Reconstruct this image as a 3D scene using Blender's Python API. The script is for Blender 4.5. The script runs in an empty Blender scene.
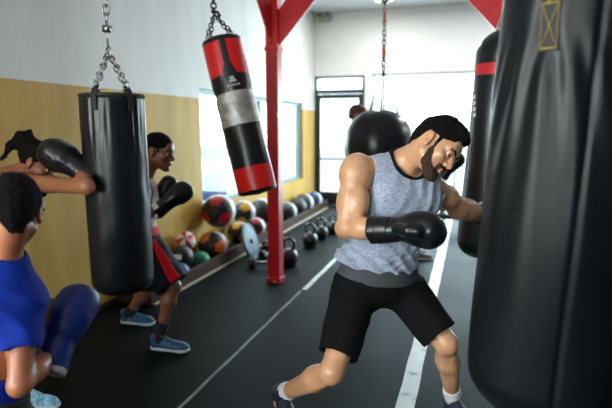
import bpy, bmesh, math, random
import numpy as np
from mathutils import Vector, Matrix
random.seed(7); np.random.seed(7)
SC = bpy.context.scene; COL = SC.collection
PI = math.pi
# ------------------------------------------------------------------ camera
F = 500.0; H = 1.6
pitch = math.atan(77/F); yaw = math.atan(165*math.cos(pitch)/F)
FW = np.array([-math.sin(yaw)*math.cos(pitch), math.cos(yaw)*math.cos(pitch), -math.sin(pitch)])
RT = np.array([math.cos(yaw), math.sin(yaw), 0.0]); UP = np.cross(RT, FW); CP = np.array([0, 0, H])
def W(x, y, d): return CP + d*(FW + RT*(x-306)/F - UP*(y-204)/F)
def G(x, y, z=0.0):
    r = W(x, y, 1)-CP; return CP + r*((z-H)/r[2])
def PX(x, y, X):
    r = W(x, y, 1)-CP; return CP + r*(X/r[0])
def PY(x, y, Y):
    r = W(x, y, 1)-CP; return CP + r*(Y/r[1])
cd = bpy.data.cameras.new('camera'); cam = bpy.data.objects.new('camera', cd); COL.objects.link(cam)
cd.sensor_width = 36; cd.lens = F/612*36; cd.clip_start = 0.05
M = Matrix(((RT[0], UP[0], -FW[0]), (RT[1], UP[1], -FW[1]), (RT[2], UP[2], -FW[2])))
cam.matrix_world = Matrix.Translation(Vector(CP)) @ M.to_4x4()
SC.camera = cam
cd.dof.use_dof = True; cd.dof.focus_distance = 2.38; cd.dof.aperture_fstop = 1.5

# ------------------------------------------------------------------ materials
MATS = {}
def mat(name, col, rough=0.5, metal=0.0, spec=0.5, sss=0.0, coat=0.0, noise=None, bump=None, emit=None, sheen=0.0, crough=0.2):
    """noise=(scale, amount, detail) varies the colour; bump=(scale,strength,dist,kind)"""
    if name in MATS: return MATS[name]
    m = bpy.data.materials.new(name); m.use_nodes = True; N = m.node_tree.nodes; L = m.node_tree.links
    b = N['Principled BSDF']
    b.inputs['Base Color'].default_value = (*col, 1); b.inputs['Roughness'].default_value = rough
    b.inputs['Metallic'].default_value = metal; b.inputs['Specular IOR Level'].default_value = spec
    b.inputs['Coat Weight'].default_value = coat; b.inputs['Coat Roughness'].default_value = crough
    b.inputs['Sheen Weight'].default_value = sheen
    if sss:
        b.inputs['Subsurface Weight'].default_value = sss
        b.inputs['Subsurface Radius'].default_value = (0.9, 0.35, 0.2); b.inputs['Subsurface Scale'].default_value = 0.012
    tc = N.new('ShaderNodeTexCoord')
    if noise:
        n = N.new('ShaderNodeTexNoise'); n.inputs['Scale'].default_value = noise[0]; n.inputs['Detail'].default_value = noise[2] if len(noise) > 2 else 4
        L.new(tc.outputs['Object'], n.inputs['Vector'])
        r = N.new('ShaderNodeMapRange'); r.inputs[1].default_value = .3; r.inputs[2].default_value = .7
        r.inputs[3].default_value = 1-noise[1]; r.inputs[4].default_value = 1+noise[1]
        L.new(n.outputs['Fac'], r.inputs[0])
        v = N.new('ShaderNodeVectorMath'); v.operation = 'SCALE'; v.inputs[0].default_value = col
        L.new(r.outputs[0], v.inputs['Scale']); L.new(v.outputs[0], b.inputs['Base Color'])
    if bump:
        n = N.new('ShaderNodeTexNoise'); n.inputs['Scale'].default_value = bump[0]; n.inputs['Detail'].default_value = 5
        L.new(tc.outputs['Object'], n.inputs['Vector'])
        u = N.new('ShaderNodeBump'); u.inputs['Strength'].default_value = bump[1]; u.inputs['Distance'].default_value = bump[2]
        L.new(n.outputs['Fac'], u.inputs['Height']); L.new(u.outputs['Normal'], b.inputs['Normal'])
    if emit:
        b.inputs['Emission Color'].default_value = (*emit[:3], 1); b.inputs['Emission Strength'].default_value = emit[3]
    MATS[name] = m; return m

def node_mat(name, build):
    if name in MATS: return MATS[name]
    m = bpy.data.materials.new(name); m.use_nodes = True
    build(m.node_tree.nodes, m.node_tree.links, m.node_tree.nodes['Principled BSDF']); MATS[name] = m; return m
def ramp(N, stops, const=False):
    r = N.new('ShaderNodeValToRGB'); e = r.color_ramp.elements
    if const: r.color_ramp.interpolation = 'CONSTANT'
    while len(e) > 1: e.remove(e[0])
    e[0].position = stops[0][0]; e[0].color = (*stops[0][1], 1)
    for p, c in stops[1:]:
        q = e.new(p); q.color = (*c, 1)
    return r

# rubber floor
def _floor(N, L, b):
    b.inputs['IOR'].default_value = 1.17; b.inputs['Specular Tint'].default_value = (.80, .97, 1, 1)
    tc = N.new('ShaderNodeTexCoord')
    n = N.new('ShaderNodeTexNoise'); n.inputs['Scale'].default_value = 1.3; n.inputs['Detail'].default_value = 6
    L.new(tc.outputs['Object'], n.inputs['Vector'])
    r = ramp(N, [(.3, (.0012, .0026, .0034)), (.7, (.0035, .0065, .0082))]); L.new(n.outputs['Fac'], r.inputs[0])
    s = N.new('ShaderNodeTexNoise'); s.inputs['Scale'].default_value = 220; L.new(tc.outputs['Object'], s.inputs['Vector'])
    r2 = ramp(N, [(.62, (0, 0, 0)), (.72, (.006, .010, .012))]); L.new(s.outputs['Fac'], r2.inputs[0])
    a = N.new('ShaderNodeVectorMath'); a.operation = 'ADD'; L.new(r.outputs[0], a.inputs[0]); L.new(r2.outputs[0], a.inputs[1])
    L.new(a.outputs[0], b.inputs['Base Color'])
    r3 = N.new('ShaderNodeMapRange'); r3.inputs[3].default_value = .52; r3.inputs[4].default_value = .66
    L.new(n.outputs['Fac'], r3.inputs[0]); L.new(r3.outputs[0], b.inputs['Roughness'])
    bp = N.new('ShaderNodeBump'); bp.inputs['Strength'].default_value = .25; bp.inputs['Distance'].default_value = .002
    L.new(s.outputs['Fac'], bp.inputs['Height']); L.new(bp.outputs[0], b.inputs['Normal'])
M_FLOOR = node_mat('rubber_floor', _floor)
# left wall: mustard dado under white, a painted edge at a fixed height
def _wall(N, L, b):
    tc = N.new('ShaderNodeTexCoord'); sp = N.new('ShaderNodeSeparateXYZ'); L.new(tc.outputs['Object'], sp.inputs[0])
    g = N.new('ShaderNodeMath'); g.operation = 'GREATER_THAN'; g.inputs[1].default_value = 1.93; L.new(sp.outputs['Z'], g.inputs[0])
    n = N.new('ShaderNodeTexNoise'); n.inputs['Scale'].default_value = 2.2; n.inputs['Detail'].default_value = 5
    mp = N.new('ShaderNodeMapping'); mp.inputs['Scale'].default_value = (1, 2.5, .5)
    L.new(tc.outputs['Object'], mp.inputs[0]); L.new(mp.outputs[0], n.inputs['Vector'])
    r1 = ramp(N, [(.3, (.43, .26, .040)), (.7, (.56, .36, .072))]); L.new(n.outputs['Fac'], r1.inputs[0])
    r2 = ramp(N, [(.3, (.66, .655, .62)), (.7, (.74, .735, .70))]); L.new(n.outputs['Fac'], r2.inputs[0])
    mx = N.new('ShaderNodeMix'); mx.data_type = 'RGBA'; L.new(g.outputs[0], mx.inputs[0])
    L.new(r1.outputs[0], mx.inputs[6]); L.new(r2.outputs[0], mx.inputs[7]); L.new(mx.outputs[2], b.inputs['Base Color'])
    b.inputs['Roughness'].default_value = .6; b.inputs['Specular IOR Level'].default_value = .3
M_WALL = node_mat('two_tone_wall', _wall)
M_WHITE = mat('white_wall', (.78, .785, .77), .6, noise=(1.5, .04))
M_DARKWALL = mat('darkened_wall', (.045, .048, .052), .8, noise=(1.5, .1))  # unseen walls; the darkness of the unlit rear room is put into their colour
M_CEIL = mat('ceiling_paint', (.55, .56, .55), .8, noise=(1, .05))
M_BLACKFR = mat('black_frame', (.012, .02, .022), .4)
M_WHITEFR = mat('white_frame', (.7, .72, .72), .4)
def _red(N, L, b):
    tc = N.new('ShaderNodeTexCoord')
    n = N.new('ShaderNodeTexNoise'); n.inputs['Scale'].default_value = 5; n.inputs['Detail'].default_value = 5; L.new(tc.outputs['Object'], n.inputs['Vector'])
    r = ramp(N, [(.3, (.58, .005, .010)), (.64, (.74, .010, .014)), (.65, (.75, .33, .03)), (.9, (.75, .33, .03))]); L.new(n.outputs['Fac'], r.inputs[0])
    L.new(r.outputs[0], b.inputs['Base Color']); b.inputs['Roughness'].default_value = .4
M_RED = node_mat('red_paint', _red)
def _glass(N, L, b):
    out = N['Material Output']; t = N.new('ShaderNodeBsdfTransparent'); t.inputs[0].default_value = (.96, .985, .985, 1)
    g = N.new('ShaderNodeBsdfGlossy'); g.inputs['Roughness'].default_value = .02
    ge = N.new('ShaderNodeNewGeometry'); dt = N.new('ShaderNodeVectorMath'); dt.operation = 'DOT_PRODUCT'; L.new(ge.outputs['Normal'], dt.inputs[0]); L.new(ge.outputs['Incoming'], dt.inputs[1])
    def mm(op, a, v):
        q = N.new('ShaderNodeMath'); q.operation = op
        for i, x in enumerate((a, v)):
            if x is None: continue
            if isinstance(x, (int, float)): q.inputs[i].default_value = x
            else: L.new(x, q.inputs[i])
        return q
    fr = mm('ADD', mm('MULTIPLY', mm('POWER', mm('SUBTRACT', 1.0, mm('ABSOLUTE', dt.outputs['Value'], None).outputs[0]).outputs[0], 5.0).outputs[0], .9).outputs[0], .03)
    m = N.new('ShaderNodeMixShader')
    L.new(fr.outputs[0], m.inputs[0]); L.new(t.outputs[0], m.inputs[1]); L.new(g.outputs[0], m.inputs[2]); L.new(m.outputs[0], out.inputs[0])
M_GLASS = node_mat('window_glass', _glass)
def leather(name, col, rough=.3, b1=.35):
    def f(N, L, b):
        b.inputs['Base Color'].default_value = (*col, 1); b.inputs['Specular IOR Level'].default_value = .26 if name.startswith('worn') else .45
        tc = N.new('ShaderNodeTexCoord')
        n = N.new('ShaderNodeTexNoise'); n.inputs['Scale'].default_value = 7; n.inputs['Detail'].default_value = 4
        mp = N.new('ShaderNodeMapping'); mp.inputs['Scale'].default_value = (1, 1, .35)
        L.new(tc.outputs['Object'], mp.inputs[0]); L.new(mp.outputs[0], n.inputs['Vector'])
        v = N.new('ShaderNodeTexVoronoi'); v.inputs['Scale'].default_value = 260; L.new(tc.outputs['Object'], v.inputs['Vector'])
        b1_ = N.new('ShaderNodeBump'); b1_.inputs['Strength'].default_value = b1; b1_.inputs['Distance'].default_value = .02; L.new(n.outputs['Fac'], b1_.inputs['Height'])
        b2_ = N.new('ShaderNodeBump'); b2_.inputs['Strength'].default_value = .12; b2_.inputs['Distance'].default_value = .001
        L.new(v.outputs['Distance'], b2_.inputs['Height']); L.new(b1_.outputs[0], b2_.inputs['Normal']); L.new(b2_.outputs[0], b.inputs['Normal'])
        r = N.new('ShaderNodeMapRange'); r.inputs[3].default_value = rough-.05; r.inputs[4].default_value = rough+.1; L.new(n.outputs['Fac'], r.inputs[0]); L.new(r.outputs[0], b.inputs['Roughness'])
    return node_mat(name, f)
M_BAG = leather('black_leather', (.005, .008, .011), .28, .25)
M_BAGBIG = leather('worn_black_leather', (.003, .005, .0065), .37, .25)
M_GLOVE = leather('glove_leather', (.005, .007, .009), .28, .15)
M_GLOVEBLUE = leather('blue_glove_leather', (.003, .018, .15), .34, .15)
M_METAL = mat('chain_steel', (.45, .45, .42), .35, 1.0)
M_DARKMETAL = mat('dark_steel', (.06, .06, .06), .4, .8)
M_STRAP = mat('black_webbing', (.012, .013, .014), .7)
M_YELLOWTH = mat('yellow_thread', (.55, .38, .03), .6)

# ------------------------------------------------------------------ object helpers
def link(name, me, m, parent=None, smooth=True):
    o = bpy.data.objects.new(name, me); COL.objects.link(o)
    if m is not None:
        for q in (m if isinstance(m, (list, tuple)) else [m]): me.materials.append(q)
    if smooth:
        for pl in me.polygons: pl.use_smooth = True
    if parent: o.parent = parent
    return o
def from_bm(name, bm, m, parent=None, smooth=False):
    me = bpy.data.meshes.new(name); bm.normal_update(); bm.to_mesh(me); bm.free(); return link(name, me, m, parent, smooth)
def tag(o, label=None, cat=None, group=None, kind=None):
    if label: o['label'] = label
    if cat: o['category'] = cat
    if group: o['group'] = group
    if kind: o['kind'] = kind
    return o
def empty(name, loc, label=None, cat=None, group=None, rz=0):
    o = bpy.data.objects.new(name, None); COL.objects.link(o); o.location = Vector([float(v) for v in loc]); o.rotation_euler = (0, 0, rz)
    o.empty_display_size = .1
    tag(o, label, cat, group); bpy.context.view_layer.update() if False else None
    return o
def box(bm, a, b, mi=0):
    x0, y0, z0 = a; x1, y1, z1 = b
    v = [bm.verts.new(p) for p in ((x0,y0,z0),(x1,y0,z0),(x1,y1,z0),(x0,y1,z0),(x0,y0,z1),(x1,y0,z1),(x1,y1,z1),(x0,y1,z1))]
    for f in ((3,2,1,0),(4,5,6,7),(0,1,5,4),(1,2,6,5),(2,3,7,6),(3,0,4,7)):
        q = bm.faces.new([v[i] for i in f]); q.material_index = mi
def obox(bm, c, ax, hs, mi=0):
    """oriented box: centre, three axes, half sizes"""
    c = Vector(c); A = [Vector(a).normalized()*h for a, h in zip(ax, hs)]
    v = [bm.verts.new(c+A[0]*sx+A[1]*sy+A[2]*sz) for sz in (-1, 1) for sx, sy in ((-1,-1),(1,-1),(1,1),(-1,1))]
    for f in ((3,2,1,0),(4,5,6,7),(0,1,5,4),(1,2,6,5),(2,3,7,6),(3,0,4,7)):
        q = bm.faces.new([v[i] for i in f]); q.material_index = mi
def boxes(name, lst, m, parent=None, bevel=0):
    bm = bmesh.new()
    for a, b in lst: box(bm, a, b)
    if bevel: bmesh.ops.bevel(bm, geom=bm.edges[:], offset=bevel, segments=2, affect='EDGES', profile=.5)
    return from_bm(name, bm, m, parent)
def tube(bm, pts, r, seg=10, closed=False, cap=True):
    pts = [Vector([float(c) for c in p]) for p in pts]; n = len(pts); rings = []
    ref = Vector((0, 0, 1))
    d0 = (pts[1]-pts[0]).normalized()
    if abs(d0.dot(ref)) > .9: ref = Vector((1, 0, 0))
    side = d0.cross(ref).normalized()
    for i, p in enumerate(pts):
        if closed: d = (pts[(i+1) % n]-pts[i-1]).normalized()
        else: d = (pts[min(i+1, n-1)]-pts[max(i-1, 0)]).normalized()
        side = (side-d*side.dot(d)).normalized(); up = d.cross(side)
        rr = r[i] if isinstance(r, (list, tuple)) else r
        rings.append([bm.verts.new(p+side*math.cos(2*PI*k/seg)*rr+up*math.sin(2*PI*k/seg)*rr) for k in range(seg)])
    for i in range(n if closed else n-1):
        a, b = rings[i], rings[(i+1) % n]
        for k in range(seg): bm.faces.new((a[k], a[(k+1) % seg], b[(k+1) % seg], b[k]))
    if cap and not closed:
        bm.faces.new(rings[0][::-1]); bm.faces.new(rings[-1])
def ribbon(bm, pts, nrm, w, t):
    """flat strap along pts with width w (dir cross nrm) and thickness t"""
    pts = [Vector([float(c) for c in p]) for p in pts]; n = len(pts); R = []
    for i, p in enumerate(pts):
        d = (pts[min(i+1, n-1)]-pts[max(i-1, 0)]).normalized(); nn = Vector([float(c) for c in (nrm[i] if isinstance(nrm, list) else nrm)]); nn = (nn-d*nn.dot(d)).normalized(); s = d.cross(nn)
        R.append([bm.verts.new(p+s*w/2), bm.verts.new(p+s*w/2+nn*t), bm.verts.new(p-s*w/2+nn*t), bm.verts.new(p-s*w/2)])
    for i in range(n-1):
        for k in range(4): bm.faces.new((R[i][k], R[i+1][k], R[i+1][(k+1) % 4], R[i][(k+1) % 4]))
    bm.faces.new(R[0]); bm.faces.new(R[-1][::-1])
def chain(bm, a, b, ll=.034, r=.0035, wd=.011):
    a = Vector([float(c) for c in a]); b = Vector([float(c) for c in b]); L = (b-a).length; n = max(1, round(L/(ll*.78))); d = (b-a).normalized()
    s = d.orthogonal().normalized(); u = d.cross(s); st = L/n; half = st*.64
    for i in range(n):
        c = a+d*(st*(i+.5)); e = s if i % 2 else u; pts = []
        for k in range(12):
            t = 2*PI*k/12; pts.append(c+d*(math.cos(t)*half)+e*(math.sin(t)*wd))
        tube(bm, pts, r, 6, closed=True)
def ring(bm, c, nrm, R, r, seg=20):
    c = Vector([float(v) for v in c]); nrm = Vector([float(v) for v in nrm]).normalized(); s = nrm.orthogonal().normalized(); u = nrm.cross(s)
    tube(bm, [c+s*math.cos(2*PI*k/seg)*R+u*math.sin(2*PI*k/seg)*R for k in range(seg)], r, 8, closed=True)

# ------------------------------------------------------------------ implicit surfaces for bodies and soft things
class Fr:
    """a local frame: origin, axes (columns x right, y forward, z up), scale"""
    def __init__(s, o, fwd, up, sc=1.0):
        s.o = np.array(o, float); y = np.array(fwd, float); y /= np.linalg.norm(y)
        z = np.array(up, float); z = z-y*(z@y); z /= np.linalg.norm(z); x = np.cross(y, z)
        s.M = np.stack([x, y, z], 1); s.s = sc
    def w(s, p): return s.o+s.M@(np.array(p, float)*s.s)
    def loc(s, P): return (P-s.o)@s.M/s.s
def smin(a, b, k):
    if k <= 0: return np.minimum(a, b)
    h = np.maximum(k-np.abs(a-b), 0)/k; return np.minimum(a, b)-h*h*k*.25
class S:
    def __init__(s, pad=.07): s.p = []; s.pad = pad
    def cone(s, a, b, ra, rb, k=.03, m='u'):
        s.p.append(('c', np.array(a, float), np.array(b, float), ra, rb, k, m)); return s
    def chain(s, pts, rs, k=.02):
        for i in range(len(pts)-1): s.cone(pts[i], pts[i+1], rs[i], rs[i+1], k)
        return s
    def ell(s, c, r, fr=None, k=.03, m='u'):
        """ellipsoid; with a frame, c and r are in frame units"""
        if fr is None: fr = Fr((0, 0, 0), (0, 1, 0), (0, 0, 1))
        s.p.append(('e', fr.w(c), np.array(r, float)*fr.s, fr.M, k, m)); return s
    def lcone(s, fr, a, b, ra, rb, k=.02, m='u'): return s.cone(fr.w(a), fr.w(b), ra*fr.s, rb*fr.s, k, m)
    def cut(s, p, n, k=0):      # keep the side the normal points away from
        n = np.array(n, float); s.p.append(('h', np.array(p, float), n/np.linalg.norm(n), k)); return s
    def fn(s, f): s.p.append(('f', f)); return s
    def clone(s):
        t = S(s.pad); t.p = list(s.p); return t
    def infl(s, d, kadd=0.0):
        t = S(s.pad)
        for q in s.p:
            if q[0] == 'c': t.p.append(('c', q[1], q[2], q[3]+d, q[4]+d, q[5]+kadd, q[6]))
            elif q[0] == 'e': t.p.append(('e', q[1], q[2]+d, q[3], q[4]+kadd, q[5]))
            else: t.p.append(q)
        return t
    def __call__(s, P):
        D = np.full(len(P), 1.0, np.float32); pad = s.pad
        for q in s.p:
            if q[0] == 'c':
                _, a, b, ra, rb, k, m = q; R = max(ra, rb)+pad
                lo = np.minimum(a, b)-R; hi = np.maximum(a, b)+R
                ix = np.nonzero(np.all((P > lo) & (P < hi), 1))[0]
                if not len(ix): continue
                v = P[ix]-a; ab = b-a; t = np.clip(v@ab/(ab@ab+1e-12), 0, 1)
                d = np.linalg.norm(v-t[:, None]*ab, axis=1)-(ra+(rb-ra)*t)
            elif q[0] == 'e':
                _, c, r, Mx, k, m = q; R = max(r)+pad
                ix = np.nonzero(np.all(np.abs(P-c) < R, 1))[0]
                if not len(ix): continue
                v = (P[ix]-c)@Mx; k0 = np.linalg.norm(v/r, axis=1); k1 = np.linalg.norm(v/(r*r), axis=1)+1e-9
                d = k0*(k0-1)/k1
            elif q[0] == 'h':
                d = (P-q[1])@q[2]; k = q[3]; D = -smin(-D, -d, k) if k else np.maximum(D, d); D = D.astype(np.float32); continue
            else: D = q[1](P, D).astype(np.float32); continue
            if m == 'u': D[ix] = smin(D[ix], d, k)
            else: D[ix] = -smin(-D[ix], d, k)
        return D
    def bounds(s):
        lo = np.full(3, 9e9); hi = -lo
        for q in s.p:
            if q[0] == 'c' and q[6] == 'u':
                r = max(q[3], q[4]); lo = np.minimum(lo, np.minimum(q[1], q[2])-r); hi = np.maximum(hi, np.maximum(q[1], q[2])+r)
            if q[0] == 'e' and q[5] == 'u': lo = np.minimum(lo, q[1]-max(q[2])); hi = np.maximum(hi, q[1]+max(q[2]))
        return lo-.02, hi+.02
def isosurface(fn, lo, hi, vx):
    B = 8; n = (np.ceil((np.array(hi)-lo)/vx/B).astype(int)+1)*B
    g = np.ones(n, np.float32); nb = n//B
    bi = np.stack(np.meshgrid(*[np.arange(k) for k in nb], indexing='ij'), -1).reshape(-1, 3)
    cen = lo+(bi*B+B/2-.5)*vx; dc = fn(cen); half = B*vx*.87
    off = np.stack(np.meshgrid(*[np.arange(B)]*3, indexing='ij'), -1).reshape(-1, 3)
    for j in np.nonzero(dc < -half*1.6)[0]:
        a = bi[j]*B; g[a[0]:a[0]+B, a[1]:a[1]+B, a[2]:a[2]+B] = -1
    act = np.nonzero(np.abs(dc) <= half*1.6)[0]
    for c0 in range(0, len(act), 800):
        a = bi[act[c0:c0+800]]*B; I = (a[:, None, :]+off[None]).reshape(-1, 3)
        g[I[:, 0], I[:, 1], I[:, 2]] = fn(lo+I*vx)
    s = g < 0; c = np.zeros(n-1, np.uint8)
    sl = lambda arr, o: arr[o[0]:n[0]-1+o[0], o[1]:n[1]-1+o[1], o[2]:n[2]-1+o[2]]
    cor = [(i, j, k) for i in (0, 1) for j in (0, 1) for k in (0, 1)]
    for o in cor: c += sl(s, o)
    A = np.argwhere((c > 0) & (c < 8)); idx = np.full(n-1, -1, np.int32); idx[A[:, 0], A[:, 1], A[:, 2]] = np.arange(len(A))
    acc = np.zeros((len(A), 3)); cnt = np.zeros(len(A))
    for p in cor:
        for ax in range(3):
            if p[ax]: continue
            q = list(p); q[ax] = 1
            va = g[A[:, 0]+p[0], A[:, 1]+p[1], A[:, 2]+p[2]]; vb = g[A[:, 0]+q[0], A[:, 1]+q[1], A[:, 2]+q[2]]
            mk = (va < 0) != (vb < 0); t = np.where(mk, va/(va-vb+1e-12), 0); pt = np.array(p, float)[None]+np.zeros((len(A), 3)); pt[:, ax] += t
            acc[mk] += pt[mk]; cnt[mk] += 1
    V = lo+(A+acc/cnt[:, None])*vx; faces = []
    for ax in range(3):
        u, v = (ax+1) % 3, (ax+2) % 3
        a0 = [slice(None)]*3; a1 = [slice(None)]*3; a0[ax] = slice(0, -1); a1[ax] = slice(1, None)
        E = np.argwhere(s[tuple(a0)] != s[tuple(a1)])
        E = E[(E[:, u] > 0) & (E[:, v] > 0) & (E[:, u] < n[u]-1) & (E[:, v] < n[v]-1)]
        if not len(E): continue
        eu = np.zeros(3, int); eu[u] = 1; ev = np.zeros(3, int); ev[v] = 1
        q = [E-eu-ev, E-ev, E, E-eu]; f = np.stack([idx[k[:, 0], k[:, 1], k[:, 2]] for k in q], 1)
        ins = s[E[:, 0], E[:, 1], E[:, 2]]; f = np.where(ins[:, None], f, f[:, ::-1]); faces.append(f[(f >= 0).all(1)])
    return V, np.concatenate(faces)
def mesh_np(name, parts):
    V = np.concatenate([p[0] for p in parts]); k = 0; fs = []
    for p in parts: fs.append(p[1]+k); k += len(p[0])
    Fc = np.concatenate(fs); me = bpy.data.meshes.new(name)
    me.vertices.add(len(V)); me.vertices.foreach_set('co', V.astype(np.float32).ravel())
    me.loops.add(len(Fc)*4); me.loops.foreach_set('vertex_index', Fc.astype(np.int32).ravel())
    me.polygons.add(len(Fc)); me.polygons.foreach_set('loop_start', np.arange(0, len(Fc)*4, 4, dtype=np.int32))
    me.polygons.foreach_set('loop_total', np.full(len(Fc), 4, np.int32)); me.update(calc_edges=True); me.validate(); return me
def soft(name, s, vx, m, parent=None, bb=None, fine=None):
    """fine=(keep_fn, voxel): points with keep_fn(V)>0 are meshed finer and joined into the same mesh"""
    lo, hi = bb if bb else s.bounds()
    lo = np.array(lo, float); hi = np.array(hi, float)
    V, Q = isosurface(s, lo, hi, vx)
    parts = [(V, Q)]
    if fine:
        kf, v2, flo, fhi = fine
        keep = (kf(V[Q].mean(1)) <= 0); Q = Q[keep]
        V2, Q2 = isosurface(s, np.array(flo, float), np.array(fhi, float), v2); Q2 = Q2[kf(V2[Q2].mean(1)) > -vx*1.0]
        parts = [(V, Q), (V2, Q2)]
        out = []
        for a, b in parts:
            u, inv = np.unique(b, return_inverse=True); out.append((a[u], inv.reshape(b.shape)))
        parts = out
    if parent is not None:     # mesh coordinates relative to the parent's base
        o_ = np.array(parent.location)
        if parent.parent: o_ = o_+np.array(parent.parent.location)
    else: o_ = V.mean(0)*[1, 1, 0]+[0, 0, V[:, 2].min()]
    parts = [(a-o_, b) for a, b in parts]
    o = link(name, mesh_np(name, parts), m, parent)
    if parent is None: o.location = Vector(o_)
    return o
def rel(bm, parent):
    if parent is not None:
        o_ = Vector(parent.location)
        if parent.parent: o_ = o_+Vector(parent.parent.location)
        for v in bm.verts: v.co -= o_
def wv(P, f, ph=0.0):      # cheap smooth noise in [-1,1]
    x, y, z = P[:, 0]*f, P[:, 1]*f, P[:, 2]*f
    return (np.sin(x+1.7*np.sin(y*.9+ph)+ph)+np.sin(y*1.13+1.5*np.sin(z*1.1+ph*2)+2)+np.sin(z*.97+1.6*np.sin(x*1.2+ph)+4))/3
# ------------------------------------------------------------------ the room
XL, XR, YB, YF, ZC = -3.04, 4.6, -3.6, 9.9, 3.8
def struct(o): o['kind'] = 'structure'; return o
struct(boxes('floor', [((XL-.2, YB-.2, -.12), (XR+.2, YF+.2, 0))], M_FLOOR))
struct(boxes('ceiling', [((XL-.2, YB-.2, ZC), (XR+.2, YF+.2, ZC+.12))], M_CEIL))
def wall_with_holes(name, axis, pos, thick, a0, a1, z0, z1, holes, m):
    """axis 'x': wall at x=pos running along y; 'y': wall at y=pos running along x"""
    lst = []; cur = a0
    def add(u0, u1, w0, w1):
        if u1-u0 < 1e-4 or w1-w0 < 1e-4: return
        if axis == 'x': lst.append(((min(pos, pos+thick), u0, w0), (max(pos, pos+thick), u1, w1)))
        else: lst.append(((u0, min(pos, pos+thick), w0), (u1, max(pos, pos+thick), w1)))
    for (h0, h1, b0, b1) in sorted(holes):
        add(cur, h0, z0, z1); add(h0, h1, z0, b0); add(h0, h1, b1, z1); cur = h1
    add(cur, a1, z0, z1)
    return struct(boxes(name, lst, m))
wy0 = PX(201, 140, XL)[1]; wy1 = PX(303, 140, XL)[1]
wz0, wz1 = .62, 2.05
wall_with_holes('wall_left', 'x', XL, -.16, YB-.2, YF, 0, ZC, [(-3.4, -.4, 1.0, 3.2), (wy0, wy1, wz0, wz1)], M_WALL)
dx0 = PY(314, 120, YF)[0]; dx1 = PY(364, 120, YF)[0]; fx0 = PY(371, 120, YF)[0]; fx1 = fx0+4.9
zt = PY(340, 76, YF)[2]
wall_with_holes('wall_far', 'y', YF, .16, XL-.2, XR+.2, 0, ZC, [(dx0, dx1, 0, zt), (fx0, fx1, .12, zt+.02)], M_WHITE)
wall_with_holes('wall_right', 'x', XR, .16, YB-.2, YF, 0, ZC, [], M_DARKWALL)
wall_with_holes('wall_back', 'y', YB, -.16, XL-.2, XR+.2, 0, ZC, [(-2.0, 0, 1.25, 3.0)], M_DARKWALL)
def frame_window(name, axis, pos, a0, a1, z0, z1, bars, m, w=.05, d=.06, hbars=()):
    lst = []
    def add(u0, u1, q0, q1):
        if axis == 'x': lst.append(((pos-d/2, u0, q0), (pos+d/2, u1, q1)))
        else: lst.append(((u0, pos-d/2, q0), (u1, pos+d/2, q1)))
    add(a0, a1, z0, z0+w); add(a0, a1, z1-w, z1); add(a0, a0+w, z0+w, z1-w); add(a1-w, a1, z0+w, z1-w)
    for b in bars: add(b-w/2, b+w/2, z0+w, z1-w)
    for b in hbars: add(a0+w, a1-w, b-w/2, b+w/2)
    o = struct(boxes(name, lst, m))
    if axis == 'x': g = boxes('pane', [((pos-.004, a0+w, z0+w), (pos+.004, a1-w, z1-w))], M_GLASS, o)
    else: g = boxes('pane', [((a0+w, pos-.004, z0+w), (a1-w, pos+.004, z1-w))], M_GLASS, o)
    return o
frame_window('window_1', 'x', XL-.08, wy0, wy1, wz0, wz1, [PX(264, 140, XL)[1]], mat('teal_frame', (.12, .24, .27), .4), .06)
frame_window('window_2', 'y', YF+.08, fx0, fx1, .12, zt+.02, [fx0+1.63, fx0+3.27], M_WHITEFR, .05)
# street door with a transom above it
zd = PY(340, 92, YF)[2]
dfm = struct(boxes('trim_1', [((dx0, YF, 0), (dx0+.05, YF+.1, zt)), ((dx1-.05, YF, 0), (dx1, YF+.1, zt)), ((dx0+.05, YF, zt-.04), (dx1-.05, YF+.1, zt)), ((dx0+.05, YF, zd-.03), (dx1-.05, YF+.1, zd+.05))], M_BLACKFR))
boxes('transom_pane', [((dx0+.05, YF+.045, zd+.05), (dx1-.05, YF+.053, zt-.04))], M_GLASS, dfm)
e = .055
door = struct(boxes('door_1', [((dx0+e, YF+.02, .01), (dx0+e+.07, YF+.07, zd-.04)), ((dx1-e-.07, YF+.02, .01), (dx1-e, YF+.07, zd-.04)),
    ((dx0+e+.07, YF+.02, zd-.13), (dx1-e-.07, YF+.07, zd-.04)), ((dx0+e+.07, YF+.02, .01), (dx1-e-.07, YF+.07, .27)), ((dx0+e+.07, YF+.025, .93), (dx1-e-.07, YF+.065, .97))], M_BLACKFR))
boxes('pane', [((dx0+e+.07, YF+.041, .27), (dx1-e-.07, YF+.049, zd-.13))], M_GLASS, door)
bm = bmesh.new(); tube(bm, [(dx1-e-.035, YF+.02, .9), (dx1-e-.035, YF-.03, .9), (dx1-e-.035, YF-.03, 1.2), (dx1-e-.035, YF+.02, 1.2)], .012, 8)
from_bm('door_handle', bm, M_METAL, door, True)
struct(boxes('baseboard_far', [((fx0, YF-.015, 0), (XR, YF, .12)), ((dx1, YF-.015, 0), (fx0, YF, .12))], M_BLACKFR))
struct(boxes('baseboard_left', [((XL, YB, 0), (XL+.012, YF, .05))], mat('dark_baseboard', (.03, .028, .022), .6)))
frame_window('window_4', 'x', XL-.08, -3.4, -.4, 1.0, 3.2, [-2.4, -1.4], M_WHITEFR)
# high window behind the camera
frame_window('window_3', 'y', YB-.08, -2.0, 0, 1.25, 3.0, [-1], M_WHITEFR)
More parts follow.
